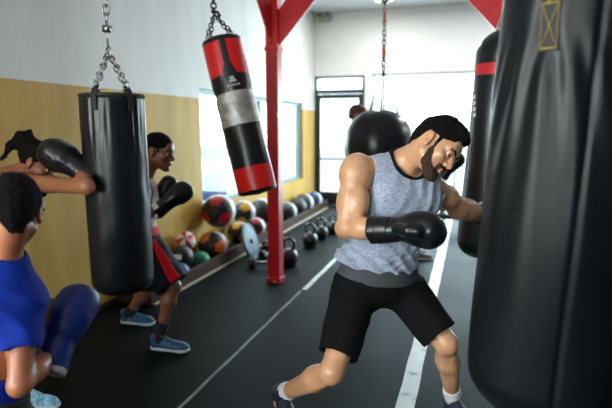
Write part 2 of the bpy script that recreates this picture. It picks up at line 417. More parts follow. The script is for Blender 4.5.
# floor tape
def _tape(N, L, b):
    tc = N.new('ShaderNodeTexCoord'); n = N.new('ShaderNodeTexNoise'); n.inputs['Scale'].default_value = 9; n.inputs['Detail'].default_value = 8
    L.new(tc.outputs['Object'], n.inputs['Vector'])
    r = ramp(N, [(.28, (.22, .25, .25)), (.40, (.56, .61, .61)), (.8, (.72, .75, .74))]); L.new(n.outputs['Fac'], r.inputs[0])
    L.new(r.outputs[0], b.inputs['Base Color']); b.inputs['Roughness'].default_value = .5
M_TAPE = node_mat('worn_tape', _tape)
def floor_strip(name, x, w, y0, y1, m, t=.003):
    bm = bmesh.new(); n = max(2, int((y1-y0)/.15)); top = []
    for i in range(n+1):
        y = y0+(y1-y0)*i/n; j = math.sin(i*1.7)*.0025
        top.append([bm.verts.new((x-w/2+j, y, 0)), bm.verts.new((x-w/2+j, y, t)), bm.verts.new((x+w/2+j, y, t)), bm.verts.new((x+w/2+j, y, 0))])
    for i in range(n):
        for k in range(3): bm.faces.new((top[i][k], top[i+1][k], top[i+1][k+1], top[i][k+1]))
    bm.faces.new(top[0][::-1]); bm.faces.new(top[-1])
    return from_bm(name, bm, m)
tag(floor_strip('floor_tape', -.285, .105, 1.2, 9.0, M_TAPE), 'wide worn white stripe taped on the black floor beside the boxer', 'floor tape')
tag(floor_strip('floor_tape', -1.50, .05, 4.55, 9.2, M_TAPE), 'thin white tape line on the floor right of the red post', 'floor tape')
tag(floor_strip('floor_seam', -1.52, .022, 2.3, 4.5, mat('grey_seam', (.12, .14, .145), .5, noise=(6, .5))), 'thin grey mat seam on the dark floor, ahead of the bright line', 'floor seam')
# emergency light on the ceiling near the far wall
p = PY(325, 20, YF)
el = empty('emergency_light', (p[0], YF-.07, p[2]), 'small two-headed emergency light high on the far white wall', 'light')
bm = bmesh.new(); box(bm, (-.12, 0, -.05), (.12, .07, .06)); bmesh.ops.bevel(bm, geom=bm.edges[:], offset=.012, segments=2, affect='EDGES')
from_bm('housing', bm, mat('aged_plastic', (.45, .45, .33), .5), el)
for sx in (-1, 1):
    bm = bmesh.new(); tube(bm, [(sx*.07, .0, .06), (sx*.075, -.02, .1), (sx*.08, -.07, .1)], [.02, .045, .05], 14)
    from_bm('lamp_head', bm, mat('dull_lamp', (.20, .21, .16), .4), el, True)
# added ceiling lamps above the view; the far row brightens the far wall
ADDED_LAMPS = [(-1.6, .2), (.9, -.2), (-1.6, 3.4), (1.4, 3.4), (-1.5, 8.3), (.9, 8.3), (3.3, 8.3)]
for i, (x, y) in enumerate(ADDED_LAMPS):
    fx = empty('added_ceiling_light', (x, y, ZC-.09), 'added long white fixture on the ceiling above the training floor', 'light', 'added ceiling fixtures')
    boxes('housing', [((-.16, -.62, .03), (.16, .62, .088))], M_WHITEFR, fx, .006)
    boxes('diffuser', [((-.14, -.60, .0), (.14, .60, .03))], (mat('fill_diffuser', (.9, .9, .9), .5, emit=(1, .97, .92, 3.0)) if y > 4 else mat('unlit_diffuser', (.8, .8, .78), .5)), fx)  # added glow in the far row only, near row left off
# outside
def hill(name, c, r, col, seed):
    s = S(.4); rr = random.Random(seed)
    for i in range(16):
        s.ell((c[0]+rr.uniform(-1, 1)*r[0], c[1]+rr.uniform(-1, 1)*r[1], c[2]+rr.uniform(-.4, .5)*r[2]), [rr.uniform(.35, .6)*min(r)]*3, None, .1)
    s.cone((c[0], c[1], 0), (c[0], c[1], c[2]), .12, .08, .1)
    s.fn(lambda P, D: D+.09*wv(P, 9, seed)+.05*wv(P, 23, seed))
    return soft(name, s, .09, col)
struct(boxes('pavement_outside', [((-40, -14, -.2), (-3.3, 40, -.06)), ((-3.3, 10.2, -.2), (30, 40, -.06)), ((4.9, -14, -.2), (30, 10.2, -.06)), ((-3.3, -14, -.2), (4.9, -3.9, -.06))], mat('asphalt', (.30, .31, .31), .8, noise=(3, .15))))
M_LEAF = mat('dark_foliage', (.004, .022, .026), .8, noise=(5, .5))
bb = empty('waste_bin', (-4.80, 8.75, -.06), 'blue bin standing outside, low in the left window', 'bin')
bm = bmesh.new(); tube(bm, [(0, 0, 0), (0, 0, .02), (0, 0, .7), (0, 0, .74)], [.27, .28, .34, .34], 24); from_bm('barrel', bm, mat('blue_plastic', (.004, .035, .13), .45), bb, True)
bm = bmesh.new(); tube(bm, [(0, 0, .741), (0, 0, .77), (0, 0, .80)], [.355, .355, .20], 24); from_bm('lid', bm, mat('blue_plastic', (.004, .035, .13), .45), bb, True)
tag(hill('hedge', (-12.3, 22.5, .40), (2.2, 1.0, .75), M_LEAF, 3), 'dark green hedge across the lot, seen left of the hanging red bag', 'hedge')
# ------------------------------------------------------------------ the red steel frame
pc = G(276, 281); PXc, PYc = float(pc[0]), float(pc[1])
ZB = 2.84
rpx = float(PY(506, 60, PYc)[0])
def post(x, y, label, sg):
    e_ = empty('steel_post', (x, y, 0), label, 'post')
    bm = bmesh.new(); hw = .062   # a wide-flange column: web and two flanges
    box(bm, (-hw, -hw, 0), (hw, -hw+.016, ZB)); box(bm, (-hw, hw-.016, 0), (hw, hw, ZB)); box(bm, (-.012, -hw+.016, 0), (.012, hw-.016, ZB))
    box(bm, (-hw, -hw+.016, 0), (-hw+.01, hw-.016, ZB)); box(bm, (hw-.01, -hw+.016, 0), (hw, hw-.016, ZB))
    from_bm('column', bm, M_RED, e_)
    boxes('base_plate', [((-.075, -.075, 0), (.075, .075, .05))], M_RED, e_, .004)
    boxes('collar', [((-.072, -.072, 2.33), (.072, .072, 2.37))], M_RED, e_, .004)
    bm = bmesh.new()
    def plate(pts, ax):
        t = .008; V0 = []; V1 = []
        for (a, z) in pts:
            q = (a, 0, z) if ax == 'x' else (0, a, z); o = Vector((0, t, 0)) if ax == 'x' else Vector((t, 0, 0))
            V0.append(bm.verts.new(Vector(q)-o)); V1.append(bm.verts.new(Vector(q)+o))
        n = len(pts); bm.faces.new(V0); bm.faces.new(V1[::-1])
        for i in range(n): bm.faces.new((V0[i], V1[i], V1[(i+1) % n], V0[(i+1) % n]))
    s = sg*.06; w = .42*sg
    plate([(s, 2.38), (s+w, ZB), (s+.10*sg, ZB), (s, 2.72)], 'x')
    from_bm('gusset', bm, M_RED, e_)
    bm = bmesh.new(); plate([(-.06, 2.38), (-.50, ZB), (-.06, ZB)], 'y')
    bmesh.ops.recalc_face_normals(bm, faces=bm.faces[:]); from_bm('gusset', bm, M_RED, e_)
    for zz in (.42, .47):
        pass
    for k in (-1, 1):
        bm = bmesh.new(); tube(bm, [(.045*k, -.076, .03), (.045*k, -.088, .03)], .012, 6); from_bm('bolt', bm, M_DARKMETAL, e_)
    return e_
post(PXc, PYc, 'red steel post with corner brackets standing at the end of the ball rack', 1)
post(rpx, PYc, 'red steel post behind the black bags at right, with a slanted bracket', -1)
def beam(name, a, b, label):
    bm = bmesh.new(); a = Vector(a); b = Vector(b); d = (b-a).normalized(); u = Vector((0, 0, 1)); s = d.cross(u); c = (a+b)/2; L2 = (b-a).length/2
    for dz, hx, hz in ((-.092, .06, .008), (.092, .06, .008), (0, .008, .085)): obox(bm, c+u*dz, (d, s, u), (L2, hx, hz))
    o = from_bm(name, bm, M_RED); tag(o, label, 'beam'); return o
zb = ZB+.1
beam('steel_beam', (PXc-.07, PYc, zb), (rpx+.07, PYc, zb), 'red steel beam joining the tops of the two red posts')
beam('steel_beam', (PXc, PYc-.063, zb), (PXc, -1.0, zb), 'red steel beam running forward from the left red post above the bags')
beam('steel_beam', (rpx, PYc-.063, zb), (rpx, -1.0, zb), 'red steel beam running forward from the right red post above the bags')
for x in (PXc, rpx):
    e_ = empty('steel_post', (x, -1.0, 0), 'red steel post behind the camera carrying the near end of a beam', 'post', 'rear posts')
    boxes('column', [((-.06, -.06, 0), (.06, .06, ZB))], M_RED, e_)

# ------------------------------------------------------------------ heavy bags
def bag_mesh(top, bot, R, rf, seg=112, nz=150, domet=.0, domeb=.06, mi=None):
    """bag hanging from top to bot (centres of the end caps); rf(t, a) -> radius factor"""
    bm = bmesh.new(); top = Vector([float(v) for v in top]); bot = Vector([float(v) for v in bot]); ax = (bot-top); L = ax.length; d = ax.normalized()
    s = Vector((1, 0, 0)); s = (s-d*s.dot(d)).normalized(); u = d.cross(s); rows = []
    for i in range(nz+1):
        t = i/nz; row = []
        for k in range(seg):
            a = 2*PI*k/seg; rr = R*rf(t, a); row.append(bm.verts.new(top+d*(L*t)+(s*math.cos(a)+u*math.sin(a))*rr))
        rows.append(row)
    for i in range(nz):
        for k in range(seg):
            f = bm.faces.new((rows[i][k], rows[i][(k+1) % seg], rows[i+1][(k+1) % seg], rows[i+1][k]))
            if mi: f.material_index = mi((i+.5)/nz, 2*PI*(k+.5)/seg)
    for row, sg_, q in ((rows[0], -1, 0.0), (rows[-1], 1, 1.0)):
        c = bm.verts.new((top if sg_ < 0 else bot)+d*(.012*sg_))
        for k in range(seg):
            a, b = row[k], row[(k+1) % seg]
            f = bm.faces.new((b, a, c) if sg_ < 0 else (a, b, c))
            if mi: f.material_index = mi(q, 2*PI*(k+.5)/seg)
    bmesh.ops.recalc_face_normals(bm, faces=bm.faces[:])
    return bm, s, u, d, L, top
def sm(a, b, x):
    t = min(1, max(0, (x-a)/(b-a))); return t*t*(3-2*t)
def endround(t, L, R, rt, rb):
    """round the bag's ends: rt, rb in metres"""
    f = 1.0; y = t*L
    if y < rt: f = 1-(rt/R)*(1-math.sqrt(max(0, 1-((rt-y)/rt)**2)))
    y2 = L-y
    if y2 < rb: f = 1-(rb/R)*(1-math.sqrt(max(0, 1-((rb-y2)/rb)**2)))
    return f
# --- bag 1: black leather bag on the left
t1 = W(112, 97, 2.68); b1 = W(122.5, 289, 2.86); b1[0], b1[1] = t1[0]+.005, t1[1]+.0
e1 = empty('punching_bag', t1, 'black leather heavy bag on chains beside the ponytailed woman, yellow wall behind', 'punching bag')
R1 = .167; L1 = t1[2]-b1[2]
def rf1(t, a):
    f = endround(t, L1, R1, .012, .075)
    f += .010*math.sin(9*t*PI+2*math.sin(a*2))*(math.sin(a*3+t*6)*.5+.5)*(.35+.65*t)
    w = math.exp(-((t-.12)/.12)**2)
    for a0 in (.34, 1.44, 3.48, 4.58):
        da = (a-a0+PI) % (2*PI)-PI
        f += w*.022*math.cos(da*26)*math.exp(-(da/.45)**2)-.025*math.exp(-(da/.16)**2)*math.exp(-(t/.07)**2)
    f += .010*math.sin(t*62+3*math.sin(a*2+t*4))*math.exp(-((t-.35)/.22)**2)*max(0, math.sin(a*1.0+PI+.5))
    da = (a-.62+PI) % (2*PI)-PI
    f += .008*math.exp(-(da/.025)**2)
    return f
bm, s_, u_, d_, _, _ = bag_mesh(t1, b1, R1, rf1); rel(bm, e1); from_bm('bag_body', bm, M_BAG, e1, True)
bm = bmesh.new(); ring(bm, t1+np.array([0, 0, .004]), (0, 0, 1), R1*.95, .011, 48); rel(bm, e1); from_bm('top_rim', bm, M_STRAP, e1, True)
AP1 = W(108.5, 52, 2.66)
for k, a in enumerate((.34, 1.44, 3.48, 4.58)):
    o_ = np.array([math.cos(a), math.sin(a), 0.0]); o_ = np.array([s_.x, s_.y, s_.z])*math.cos(a)+np.array([u_.x, u_.y, u_.z])*math.sin(a)
    q = t1+o_*(R1*.93)
    bm = bmesh.new(); nn = Vector(o_); pts = [t1+o_*(R1*.80)+np.array([0, 0, .045]), t1+o_*(R1*.93)+np.array([0, 0, .025]), t1+o_*(R1*1.005)+np.array([0, 0, -.01]), t1+o_*(R1*1.0)+np.array([0, 0, -.075])]
    ribbon(bm, pts, [Vector((0, 0, 1))+nn, nn+Vector((0, 0, .6)), nn, nn], .030, .005); rel(bm, e1); st = from_bm('strap', bm, M_STRAP, e1)
    bm = bmesh.new(); rc = t1+o_*(R1*.80)+np.array([0, 0, .055]); ring(bm, rc, np.cross(o_, [0, 0, 1]), .022, .004, 16); rel(bm, st); from_bm('d_ring', bm, M_METAL, st, True)
    bm = bmesh.new(); chain(bm, rc+np.array([0, 0, .015]), AP1, .040, .0042, .0125); rel(bm, e1); from_bm('chain', bm, M_METAL, e1, True)
bm = bmesh.new(); ring(bm, AP1, (.5, 1, 0), .026, .005); tube(bm, [AP1+np.array([0, 0, .02]), AP1+np.array([0, 0, .16])], .006, 8)
box(bm, *[tuple(AP1+np.array(v)) for v in ((-.018, -.018, .10), (.018, .018, .135))]); rel(bm, e1); from_bm('swivel', bm, M_METAL, e1, True)
bm = bmesh.new(); chain(bm, AP1+np.array([0, 0, .15]), (AP1[0], AP1[1], ZB-.012), .055, .006, .017); rel(bm, e1); from_bm('chain', bm, M_METAL, e1, True)

# --- bag 3: red, black and taped bag, swinging
t3 = W(221.5, 42, 3.75); b3 = W(258, 193, 3.80)
e3 = empty('punching_bag', t3, 'red and black heavy bag swinging tilted, silver tape around its middle', 'punching bag')
R3 = .148; L3 = float(np.linalg.norm(b3-t3))
M_BRED = leather('red_vinyl', (.72, .010, .008), .32, .2)
def _silver(N, L, b):
    tc = N.new('ShaderNodeTexCoord'); n = N.new('ShaderNodeTexNoise'); n.inputs['Scale'].default_value = 14; n.inputs['Detail'].default_value = 6
    L.new(tc.outputs['Object'], n.inputs['Vector']); r = ramp(N, [(.3, (.28, .28, .27)), (.6, (.50, .50, .48)), (.75, (.62, .62, .6))]); L.new(n.outputs['Fac'], r.inputs[0])
    L.new(r.outputs[0], b.inputs['Base Color']); b.inputs['Metallic'].default_value = .45; b.inputs['Roughness'].default_value = .42
    bp = N.new('ShaderNodeBump'); bp.inputs['Strength'].default_value = .5; bp.inputs['Distance'].default_value = .01; L.new(n.outputs['Fac'], bp.inputs['Height']); L.new(bp.outputs[0], b.inputs['Normal'])
M_SILV = node_mat('silver_tape', _silver)
aS = 1.12    # angle of the black strip that faces the camera
def mi3(t, a):
    if t < .02: return 0
    if t < .235:
        da = abs((a-aS+PI) % (2*PI)-PI); return 0 if da < .19+max(0, t-.17)*3 else 1
    if t < .345: return 0
    if t < .555: return 2
    if t < .825: return 0
    if t < .975: return 1
    return 0
def rf3(t, a):
    f = endround(t, L3, R3, .02, .03); f += .006*math.sin(t*17+2*math.sin(a*2))
    f -= .035*math.exp(-((t-.345)/.03)**2); f += .012*math.sin(a*5+t*30)*math.exp(-((t-.33)/.06)**2)
    f += .008*math.sin(a*7+t*50)*(1 if .35 < t < .56 else 0)
    return f
bm, s_, u_, d_, _, _ = bag_mesh(t3, b3, R3, rf3, mi=mi3, nz=200); rel(bm, e3); from_bm('bag_body', bm, [M_BAG, M_BRED, M_SILV], e3, True)
bm = bmesh.new(); ring(bm, t3, d_, R3*.9, .014, 40); rel(bm, e3); from_bm('top_rim', bm, M_STRAP, e3, True)
S3 = np.array(s_); U3 = np.array(u_); D3 = np.array(d_)
lg = t3+D3*(L3*.285)+(S3*math.cos(aS-.05)+U3*math.sin(aS-.05))*(R3*1.02); nl = S3*math.cos(aS)+U3*math.sin(aS); tl = np.cross(D3, nl)
bm = bmesh.new()
obox(bm, lg-D3*.022, (tl, -D3, nl), (.016, .012, .003)); obox(bm, lg+D3*.0, (tl, -D3, nl), (.026, .008, .003))
for k in range(6): obox(bm, lg+D3*.03+tl*(k-2.5)*.016-nl*.002, (tl, -D3, nl), (.0045, .008, .003))
rel(bm, e3); o = from_bm('logo', bm, mat('logo_grey', (.45, .46, .45), .5), e3); o['label'] = 'small pale emblem on the black band'
TOP3 = W(213.5, -2, 3.74)
AP3 = W(214, 14, 3.74)
for a in (.4, 1.97, 3.5, 5.1):
    o_ = S3*math.cos(a)+U3*math.sin(a); q = t3+o_*(R3*.88)
    bm = bmesh.new(); ring(bm, q-D3*.012, np.cross(o_, D3), .018, .0035, 14); rel(bm, e3); from_bm('d_ring', bm, M_METAL, e3, True)
    bm = bmesh.new(); chain(bm, q-D3*.03, AP3, .042, .0042, .0125); rel(bm, e3); from_bm('chain', bm, M_DARKMETAL, e3, True)
bm = bmesh.new(); chain(bm, AP3, (AP3[0]-.01, AP3[1]+.0, ZB-.012), .05, .007, .02); rel(bm, e3); from_bm('chain', bm, M_DARKMETAL, e3, True)
bm = bmesh.new(); tube(bm, [AP3+np.array([-.02, 0, .02]), AP3+np.array([.03, 0, .01]), AP3+np.array([.05, 0, -.02])], .012, 8); rel(bm, e3); from_bm('hook', bm, M_DARKMETAL, e3, True)

# --- bag 4: the big black bag in front at right
c4 = W(552, 150, 1.52); t4 = np.array([c4[0]+.068, c4[1], 2.34]); b4 = np.array([c4[0]+.008, c4[1]-.005, .70])
e4 = empty('punching_bag', t4, 'huge black leather heavy bag hanging closest, at the right edge', 'punching bag')
R4 = .222; L4 = t4[2]-b4[2]
cdir = CP-c4; aC = None
def rf4(t, a):
    f = endround(t, L4, R4, .02, .13); y = t*L4
    da = (a-AF+PI) % (2*PI)-PI; y0 = y-YS
    # folds fanning down from the stitched strap
    w = sm(-.05, .12, y0)*math.exp(-max(0, y0-.1)*2.0)
    ph = da/(.16+.55*max(0.02, y0+.1))
    f += .028*w*math.cos(ph*5.2+.6)*math.exp(-(da/.95)**2)
    f += .016*math.sin(y*9+2*math.sin(a*2+1))*sm(.0, 1.5, y)
    f -= .06*math.exp(-(da/.12)**2)*math.exp(-((y0+.02)/.09)**2)
    db = (a-AF2+PI) % (2*PI)-PI
    f -= .035*math.exp(-(db/.035)**2)
    f += .01*math.sin(a*3+y*4)
    return f
bm0, s_, u_, d_, _, _ = bag_mesh(t4, b4, R4, lambda t, a: 1, 8, 2); bm0.free()
S4 = np.array(s_); U4 = np.array(u_)
def ang4(px, py):
    """angle on the bag where the sight line through a photo point meets it"""
    r = W(px, py, 1)-CP; o = CP-t4; ro = np.array([r@S4, r@U4]); oo = np.array([o@S4, o@U4]); A = ro@ro; B = 2*ro@oo; C_ = oo@oo-R4*R4
    t = (-B-math.sqrt(max(0, B*B-4*A*C_)))/(2*A); q = oo+ro*t; return math.atan2(q[1], q[0]) % (2*PI), (CP+r*t)
AF, PS = ang4(543, 40); AF2, _p = ang4(592, 100); YS = float(t4[2]-PS[2])
bm, s_, u_, d_, _, _ = bag_mesh(t4, b4, R4, rf4, seg=220, nz=240); rel(bm, e4); from_bm('bag_body', bm, M_BAGBIG, e4, True)
# stitched strap
nS = S4*math.cos(AF)+U4*math.sin(AF); tS = np.cross(nS, [0, 0, 1]); tS /= np.linalg.norm(tS)
def on4(y, off=0): return t4+np.array([0, 0, -y])+nS*(R4*rf4(y/L4, AF)+.012+off)
yT = YS-.17; yB = YS+.035
bm = bmesh.new(); ribbon(bm, [t4+nS*.12+np.array([0, 0, .12]), t4+nS*(R4*.9)+np.array([0, 0, .05]), on4(.03), on4(.15), on4(yT), on4(YS-.05), on4(yB)], [Vector(nS)]*7, .052, .006); rel(bm, e4)
st4 = from_bm('strap', bm, M_STRAP, e4)
bm = bmesh.new(); hw = .021
def pt4(y, x): return on4(y, .008)+tS*x
yb_, yt_ = YS+.028, YS-.085
for a, b in (((yb_, -hw), (yb_, hw)), ((yt_, -hw), (yt_, hw)), ((yb_, -hw), (yt_, hw)), ((yb_, hw), (yt_, -hw)), ((yb_, -hw), (yt_, -hw)), ((yb_, hw), (yt_, hw))):
    pa, pb = pt4(*a), pt4(*b); thick = .0014 if a[0] == b[0] else .0006
    tube(bm, [pa, (pa+pb)/2+nS*.001, pb], thick, 6)
tube(bm, [pt4(yt_, 0.004), pt4(yt_-.1, .004)], .0024, 6)
rel(bm, st4); o = from_bm('stitching', bm, M_YELLOWTH, st4, True); o['label'] = 'yellow crossed stitching'
for a in (AF, AF+2.1, AF+4.2):
    o_ = S4*math.cos(a)+U4*math.sin(a); bm = bmesh.new(); chain(bm, t4+o_*.12+np.array([0, 0, .12]), t4+np.array([0, 0, .4]), .04, .0045, .013); rel(bm, e4); from_bm('chain', bm, M_METAL, e4, True)
bm = bmesh.new(); chain(bm, t4+np.array([0, 0, .4]), (t4[0], t4[1], ZB-.012), .05, .006, .017); rel(bm, e4); from_bm('chain', bm, M_METAL, e4, True)

# --- bag 2: the long bag being punched, behind it
D2 = 3.26
c2 = W(499, 100, D2); c2b = W(489, 255, D2+.1)
t2 = np.array([c2[0]+.045, c2[1]+.02, 2.22]); b2 = np.array([c2[0]-.035, c2[1], .72])
e2 = empty('punching_bag', t2, 'long black heavy bag with a red band, half hidden behind the huge bag', 'punching bag')
R2 = .190; L2_ = float(np.linalg.norm(t2-b2))
zr = float(W(480, 70, D2-.1)[2]); tr = (2.22-zr)/1.5
M_REDB = mat('red_band', (.55, .02, .025), .45)
def mi2(t, a): return 1 if abs(t-tr) < .022 else 0
def rf2(t, a):
    f = endround(t, L2_, R2, .17, .11); f += .012*math.sin(a*6+t*20)*math.exp(-((t-.12)/.1)**2); f += .012*math.sin(t*9+a*2); return f
bm, s_, u_, d_, _, _ = bag_mesh(t2, b2, R2, rf2, mi=mi2, nz=170); rel(bm, e2); from_bm('bag_body', bm, [M_BAG, M_REDB], e2, True)
S2, U2 = np.array(s_), np.array(u_); D2v = np.array(d_)
def on2(px, py, off=.004):
    r = W(px, py, 1)-CP; o = CP-t2; ro = np.array([r@S2, r@U2]); oo = np.array([o@S2, o@U2]); A = ro@ro; B = 2*ro@oo; C_ = oo@oo-R2*R2*1.02
    dd = B*B-4*A*C_; t = (-B-math.sqrt(max(0, dd)))/(2*A); return CP+r*t
# a slim edge of white lettering down the bag's side
bm = bmesh.new()
for py in (97, 103, 109, 115):
    p_ = on2(474.5, py); a = math.atan2((p_-t2)@U2, (p_-t2)@S2); n_ = S2*math.cos(a)+U2*math.sin(a); obox(bm, p_, (np.cross(n_, D2v), D2v, n_), (.012, .012, .002))
rel(bm, e2); o = from_bm('lettering', bm, mat('white_print', (.7, .7, .7), .5), e2); o['label'] = 'white print running down the side, seen edge on'
for k in range(4):
    a = .6+k*PI/2; o_ = S2*math.cos(a)+U2*math.sin(a); bm = bmesh.new(); chain(bm, t2+o_*.09+np.array([0, 0, -.0]), t2+np.array([0, 0, .3]), .04, .004, .012); rel(bm, e2); from_bm('chain', bm, M_METAL, e2, True)
bm = bmesh.new(); chain(bm, t2+np.array([0, 0, .3]), (t2[0], t2[1], ZB-.012), .05, .005, .015); rel(bm, e2); from_bm('chain', bm, M_METAL, e2, True)

# --- bag 5: teardrop bag
D5 = 4.76; c5 = W(378.5, 146, D5); R5 = .33
e5 = empty('punching_bag', c5, 'large round black teardrop bag on thin straps behind the grey-topped boxer', 'punching bag')
bm = bmesh.new(); segs = 64; prof = []
for i in range(41):
    t = i/40
    if t < .5: a = t*2*PI/2; r = R5*(math.sin(a)**.85)*1.0; z = .345*math.cos(a)**1 
    else: a = (t-.5)*2*PI/2; r = R5*math.cos(a); z = -.36*math.sin(a)
    prof.append((max(r, .004), z))
rows = []
for i, (r, z) in enumerate(prof):
    row = []
    for k in range(segs):
        a = 2*PI*k/segs; rr = r*(1+.016*math.cos(a*8)*math.sin(PI*i/40)); row.append(bm.verts.new((math.cos(a)*rr, math.sin(a)*rr, z)))
    rows.append(row)
for i in range(40):
    for k in range(segs): bm.faces.new((rows[i][k], rows[i+1][k], rows[i+1][(k+1) % segs], rows[i][(k+1) % segs]))
bm.faces.new(rows[0]); bm.faces.new(rows[-1][::-1]); bmesh.ops.recalc_face_normals(bm, faces=bm.faces[:]); from_bm('bag_body', bm, M_BAG, e5, True)
AP5 = W(383.5, 71, D5)
pe = W(379.5, 119, D5-.26); bm = bmesh.new(); ring(bm, pe, (-FW*.8+np.array([0, 0, .5])), .028, .006, 20); rel(bm, e5); o = from_bm('emblem', bm, mat('grey_emblem', (.2, .21, .21), .5), e5, True); o['label'] = 'small round grey emblem'
for px, py, dd in ((368, 117, D5-.05), (381, 109, D5-.06), (400, 119, D5), (384, 111, D5+.1)):
    q = W(px, py, dd); bm = bmesh.new(); tube(bm, [q, (q+AP5)/2, AP5], [.012, .006, .005], 8); rel(bm, e5); from_bm('strap', bm, mat('teal_black_strap', (.01, .02, .022), .6), e5, True)
bm = bmesh.new(); chain(bm, AP5, (AP5[0], AP5[1], ZB-.012), .06, .007, .018); rel(bm, e5); from_bm('chain', bm, M_METAL, e5, True)
for py0, py1 in ((14, 24), (48, 60)):
    bm = bmesh.new(); a, b = W(384.8, py0, D5), W(384.6, py1, D5); a[0] = b[0] = AP5[0]; a[1] = b[1] = AP5[1]; tube(bm, [a, b], .015, 8)
    rel(bm, e5); o = from_bm('tape_wrap', bm, mat('orange_tape', (.72, .13, .03), .5), e5, True); o['label'] = 'orange tape wrapped on the hanging chain'
bm = bmesh.new(); q = W(385, 3, D5); q[0], q[1] = AP5[0], AP5[1]; tube(bm, [q+np.array([0, 0, -.03]), q, q+np.array([0, 0, .03])], [.02, .045, .02], 12); rel(bm, e5); from_bm('swivel', bm, M_METAL, e5, True)
# hanger clamps that carry each chain on its beam
for e_, top_, bx, by in ((e1, AP1, PXc, None), (e3, AP3, PXc, None), (e4, t4, rpx, None), (e2, t2, rpx, None), (e5, AP5, None, PYc)):
    x, y = float(top_[0]), float(top_[1]); hx = bx if bx is not None else x; hy = by if by is not None else y
    bm = bmesh.new(); lo_ = (min(x, hx)-.02, min(y, hy)-.02, ZB-.022); hi_ = (max(x, hx)+.02, max(y, hy)+.02, ZB-.001); box(bm, lo_, hi_); rel(bm, e_); from_bm('beam_clamp', bm, M_DARKMETAL, e_)
# ------------------------------------------------------------------ ball rack along the left wall
XB = -2.655
rk = empty('ball_rack', (-2.84, 6.4, 0), 'long low wooden trough of balls along the foot of the left wall', 'rack')
M_WOOD = mat('dark_board', (.045, .018, .014), .6, spec=.2, noise=(6, .4))
def rb(name, a, b, m):
    o_ = rk.location; return boxes(name, [((a[0]-o_.x, a[1]-o_.y, a[2]), (b[0]-o_.x, b[1]-o_.y, b[2]))], m, rk, .004)
rb('front_board', (XB-.035, 3.7, .02), (XB, 9.5, .155), M_WOOD)
rb('bottom_board', (XL+.015, 3.7, .012), (XB-.036, 9.5, .03), M_WOOD)
rb('end_board', (XL+.015, 3.66, .012), (XB, 3.698, .16), M_WOOD)
rb('end_board', (XL+.015, 9.502, .012), (XB, 9.54, .16), M_WOOD)
o = rb('foot_strip', (XB-.02, 3.7, .0), (XB+.018, 9.5, .02), mat('pale_wood', (.48, .42, .30), .6)); o['label'] = 'pale strip along the foot of the board'
def ball_mat(name, base, patch, band, n=3, axis_cap=.9, label_rect=False):
    def f(N, L, b):
        tc = N.new('ShaderNodeTexCoord'); nm = N.new('ShaderNodeVectorMath'); nm.operation = 'NORMALIZE'; L.new(tc.outputs['Object'], nm.inputs[0])
        sp = N.new('ShaderNodeSeparateXYZ'); L.new(nm.outputs[0], sp.inputs[0])
        def mth(op, a, b_=None):
            m = N.new('ShaderNodeMath'); m.operation = op
            for i, v in enumerate((a, b_)):
                if v is None: continue
                if isinstance(v, (int, float)): m.inputs[i].default_value = v
                else: L.new(v, m.inputs[i])
            return m.outputs[0]
        ay = mth('ABSOLUTE', sp.outputs['Y']); ph = mth('ARCTAN2', sp.outputs['X'], sp.outputs['Z'])
        fr = mth('FRACT', mth('ADD', mth('MULTIPLY', ph, n/(2*PI)), .37)); sec = mth('LESS_THAN', fr, .5)
        sec = mth('MULTIPLY', sec, mth('LESS_THAN', ay, axis_cap)); 
        mx = N.new('ShaderNodeMix'); mx.data_type = 'RGBA'; mx.inputs[6].default_value = (*base, 1); mx.inputs[7].default_value = (*patch, 1); L.new(sec, mx.inputs[0])
        if band:
            bd = mth('LESS_THAN', ay, .34); my = N.new('ShaderNodeMix'); my.data_type = 'RGBA'; my.inputs[7].default_value = (*band, 1)
            L.new(bd, my.inputs[0]); L.new(mx.outputs[2], my.inputs[6]); L.new(my.outputs[2], b.inputs['Base Color'])
        else: L.new(mx.outputs[2], b.inputs['Base Color'])
        b.inputs['Roughness'].default_value = .45
        n_ = N.new('ShaderNodeTexNoise'); n_.inputs['Scale'].default_value = 160; L.new(tc.outputs['Object'], n_.inputs['Vector'])
        bp = N.new('ShaderNodeBump'); bp.inputs['Strength'].default_value = .2; bp.inputs['Distance'].default_value = .002; L.new(n_.outputs['Fac'], bp.inputs['Height']); L.new(bp.outputs[0], b.inputs['Normal'])
    return node_mat(name, f)
K = (.012, .012, .014); WH = (.50, .51, .52)
def ball(px, py, rad, X, m, label, face=(.35, -1, .05), zmin=.032, roll=0.0, cat='medicine ball'):
    c = PX(px, py, X); c[2] = max(c[2], zmin+rad)
    bm = bmesh.new(); bmesh.ops.create_uvsphere(bm, u_segments=40, v_segments=24, radius=rad)
    # stitched seams: shallow grooves on three great circles
    for v in bm.verts:
        n_ = v.co.normalized(); g = max(math.exp(-(n_.y/.03)**2), math.exp(-((abs(n_.y)-.45)/.03)**2)); v.co *= 1-.012*g
    o = from_bm('medicine_ball', bm, m, None, True); o.location = Vector(c)
    y = Vector(face).normalized(); o.rotation_euler = (y.to_track_quat('Y', 'Z').to_matrix() @ Matrix.Rotation(roll, 3, 'Y')).to_euler()
    tag(o, label, cat, 'balls in the wall rack'); return o
ball(219, 211, .200, -2.835, ball_mat('ball_red', K, (.50, .015, .03), WH), 'largest ball in the rack, black with red panels and a white rim', (0.16, -1, .05), roll=.2)
ball(213, 245.5, .175, -2.835, ball_mat('ball_orange', K, (.72, .17, .02), WH), 'black ball with bright orange panels, below the big red-panelled ball', (0.18, -1, .1), roll=.8)
ball(186, 241, .105, -2.91, ball_mat('ball_redwhite', (.78, .76, .74), (.60, .02, .05), None, 4, 1.1), 'small red and white striped ball next to the red-striped shorts', (0.56, -1, .7), roll=.5)
ball(181, 257, .13, -2.83, ball_mat('ball_black', K, (.02, .02, .022), None), 'black ball with a pale rectangular label, just under the red and white ball')
p = PX(181, 257, -2.83)
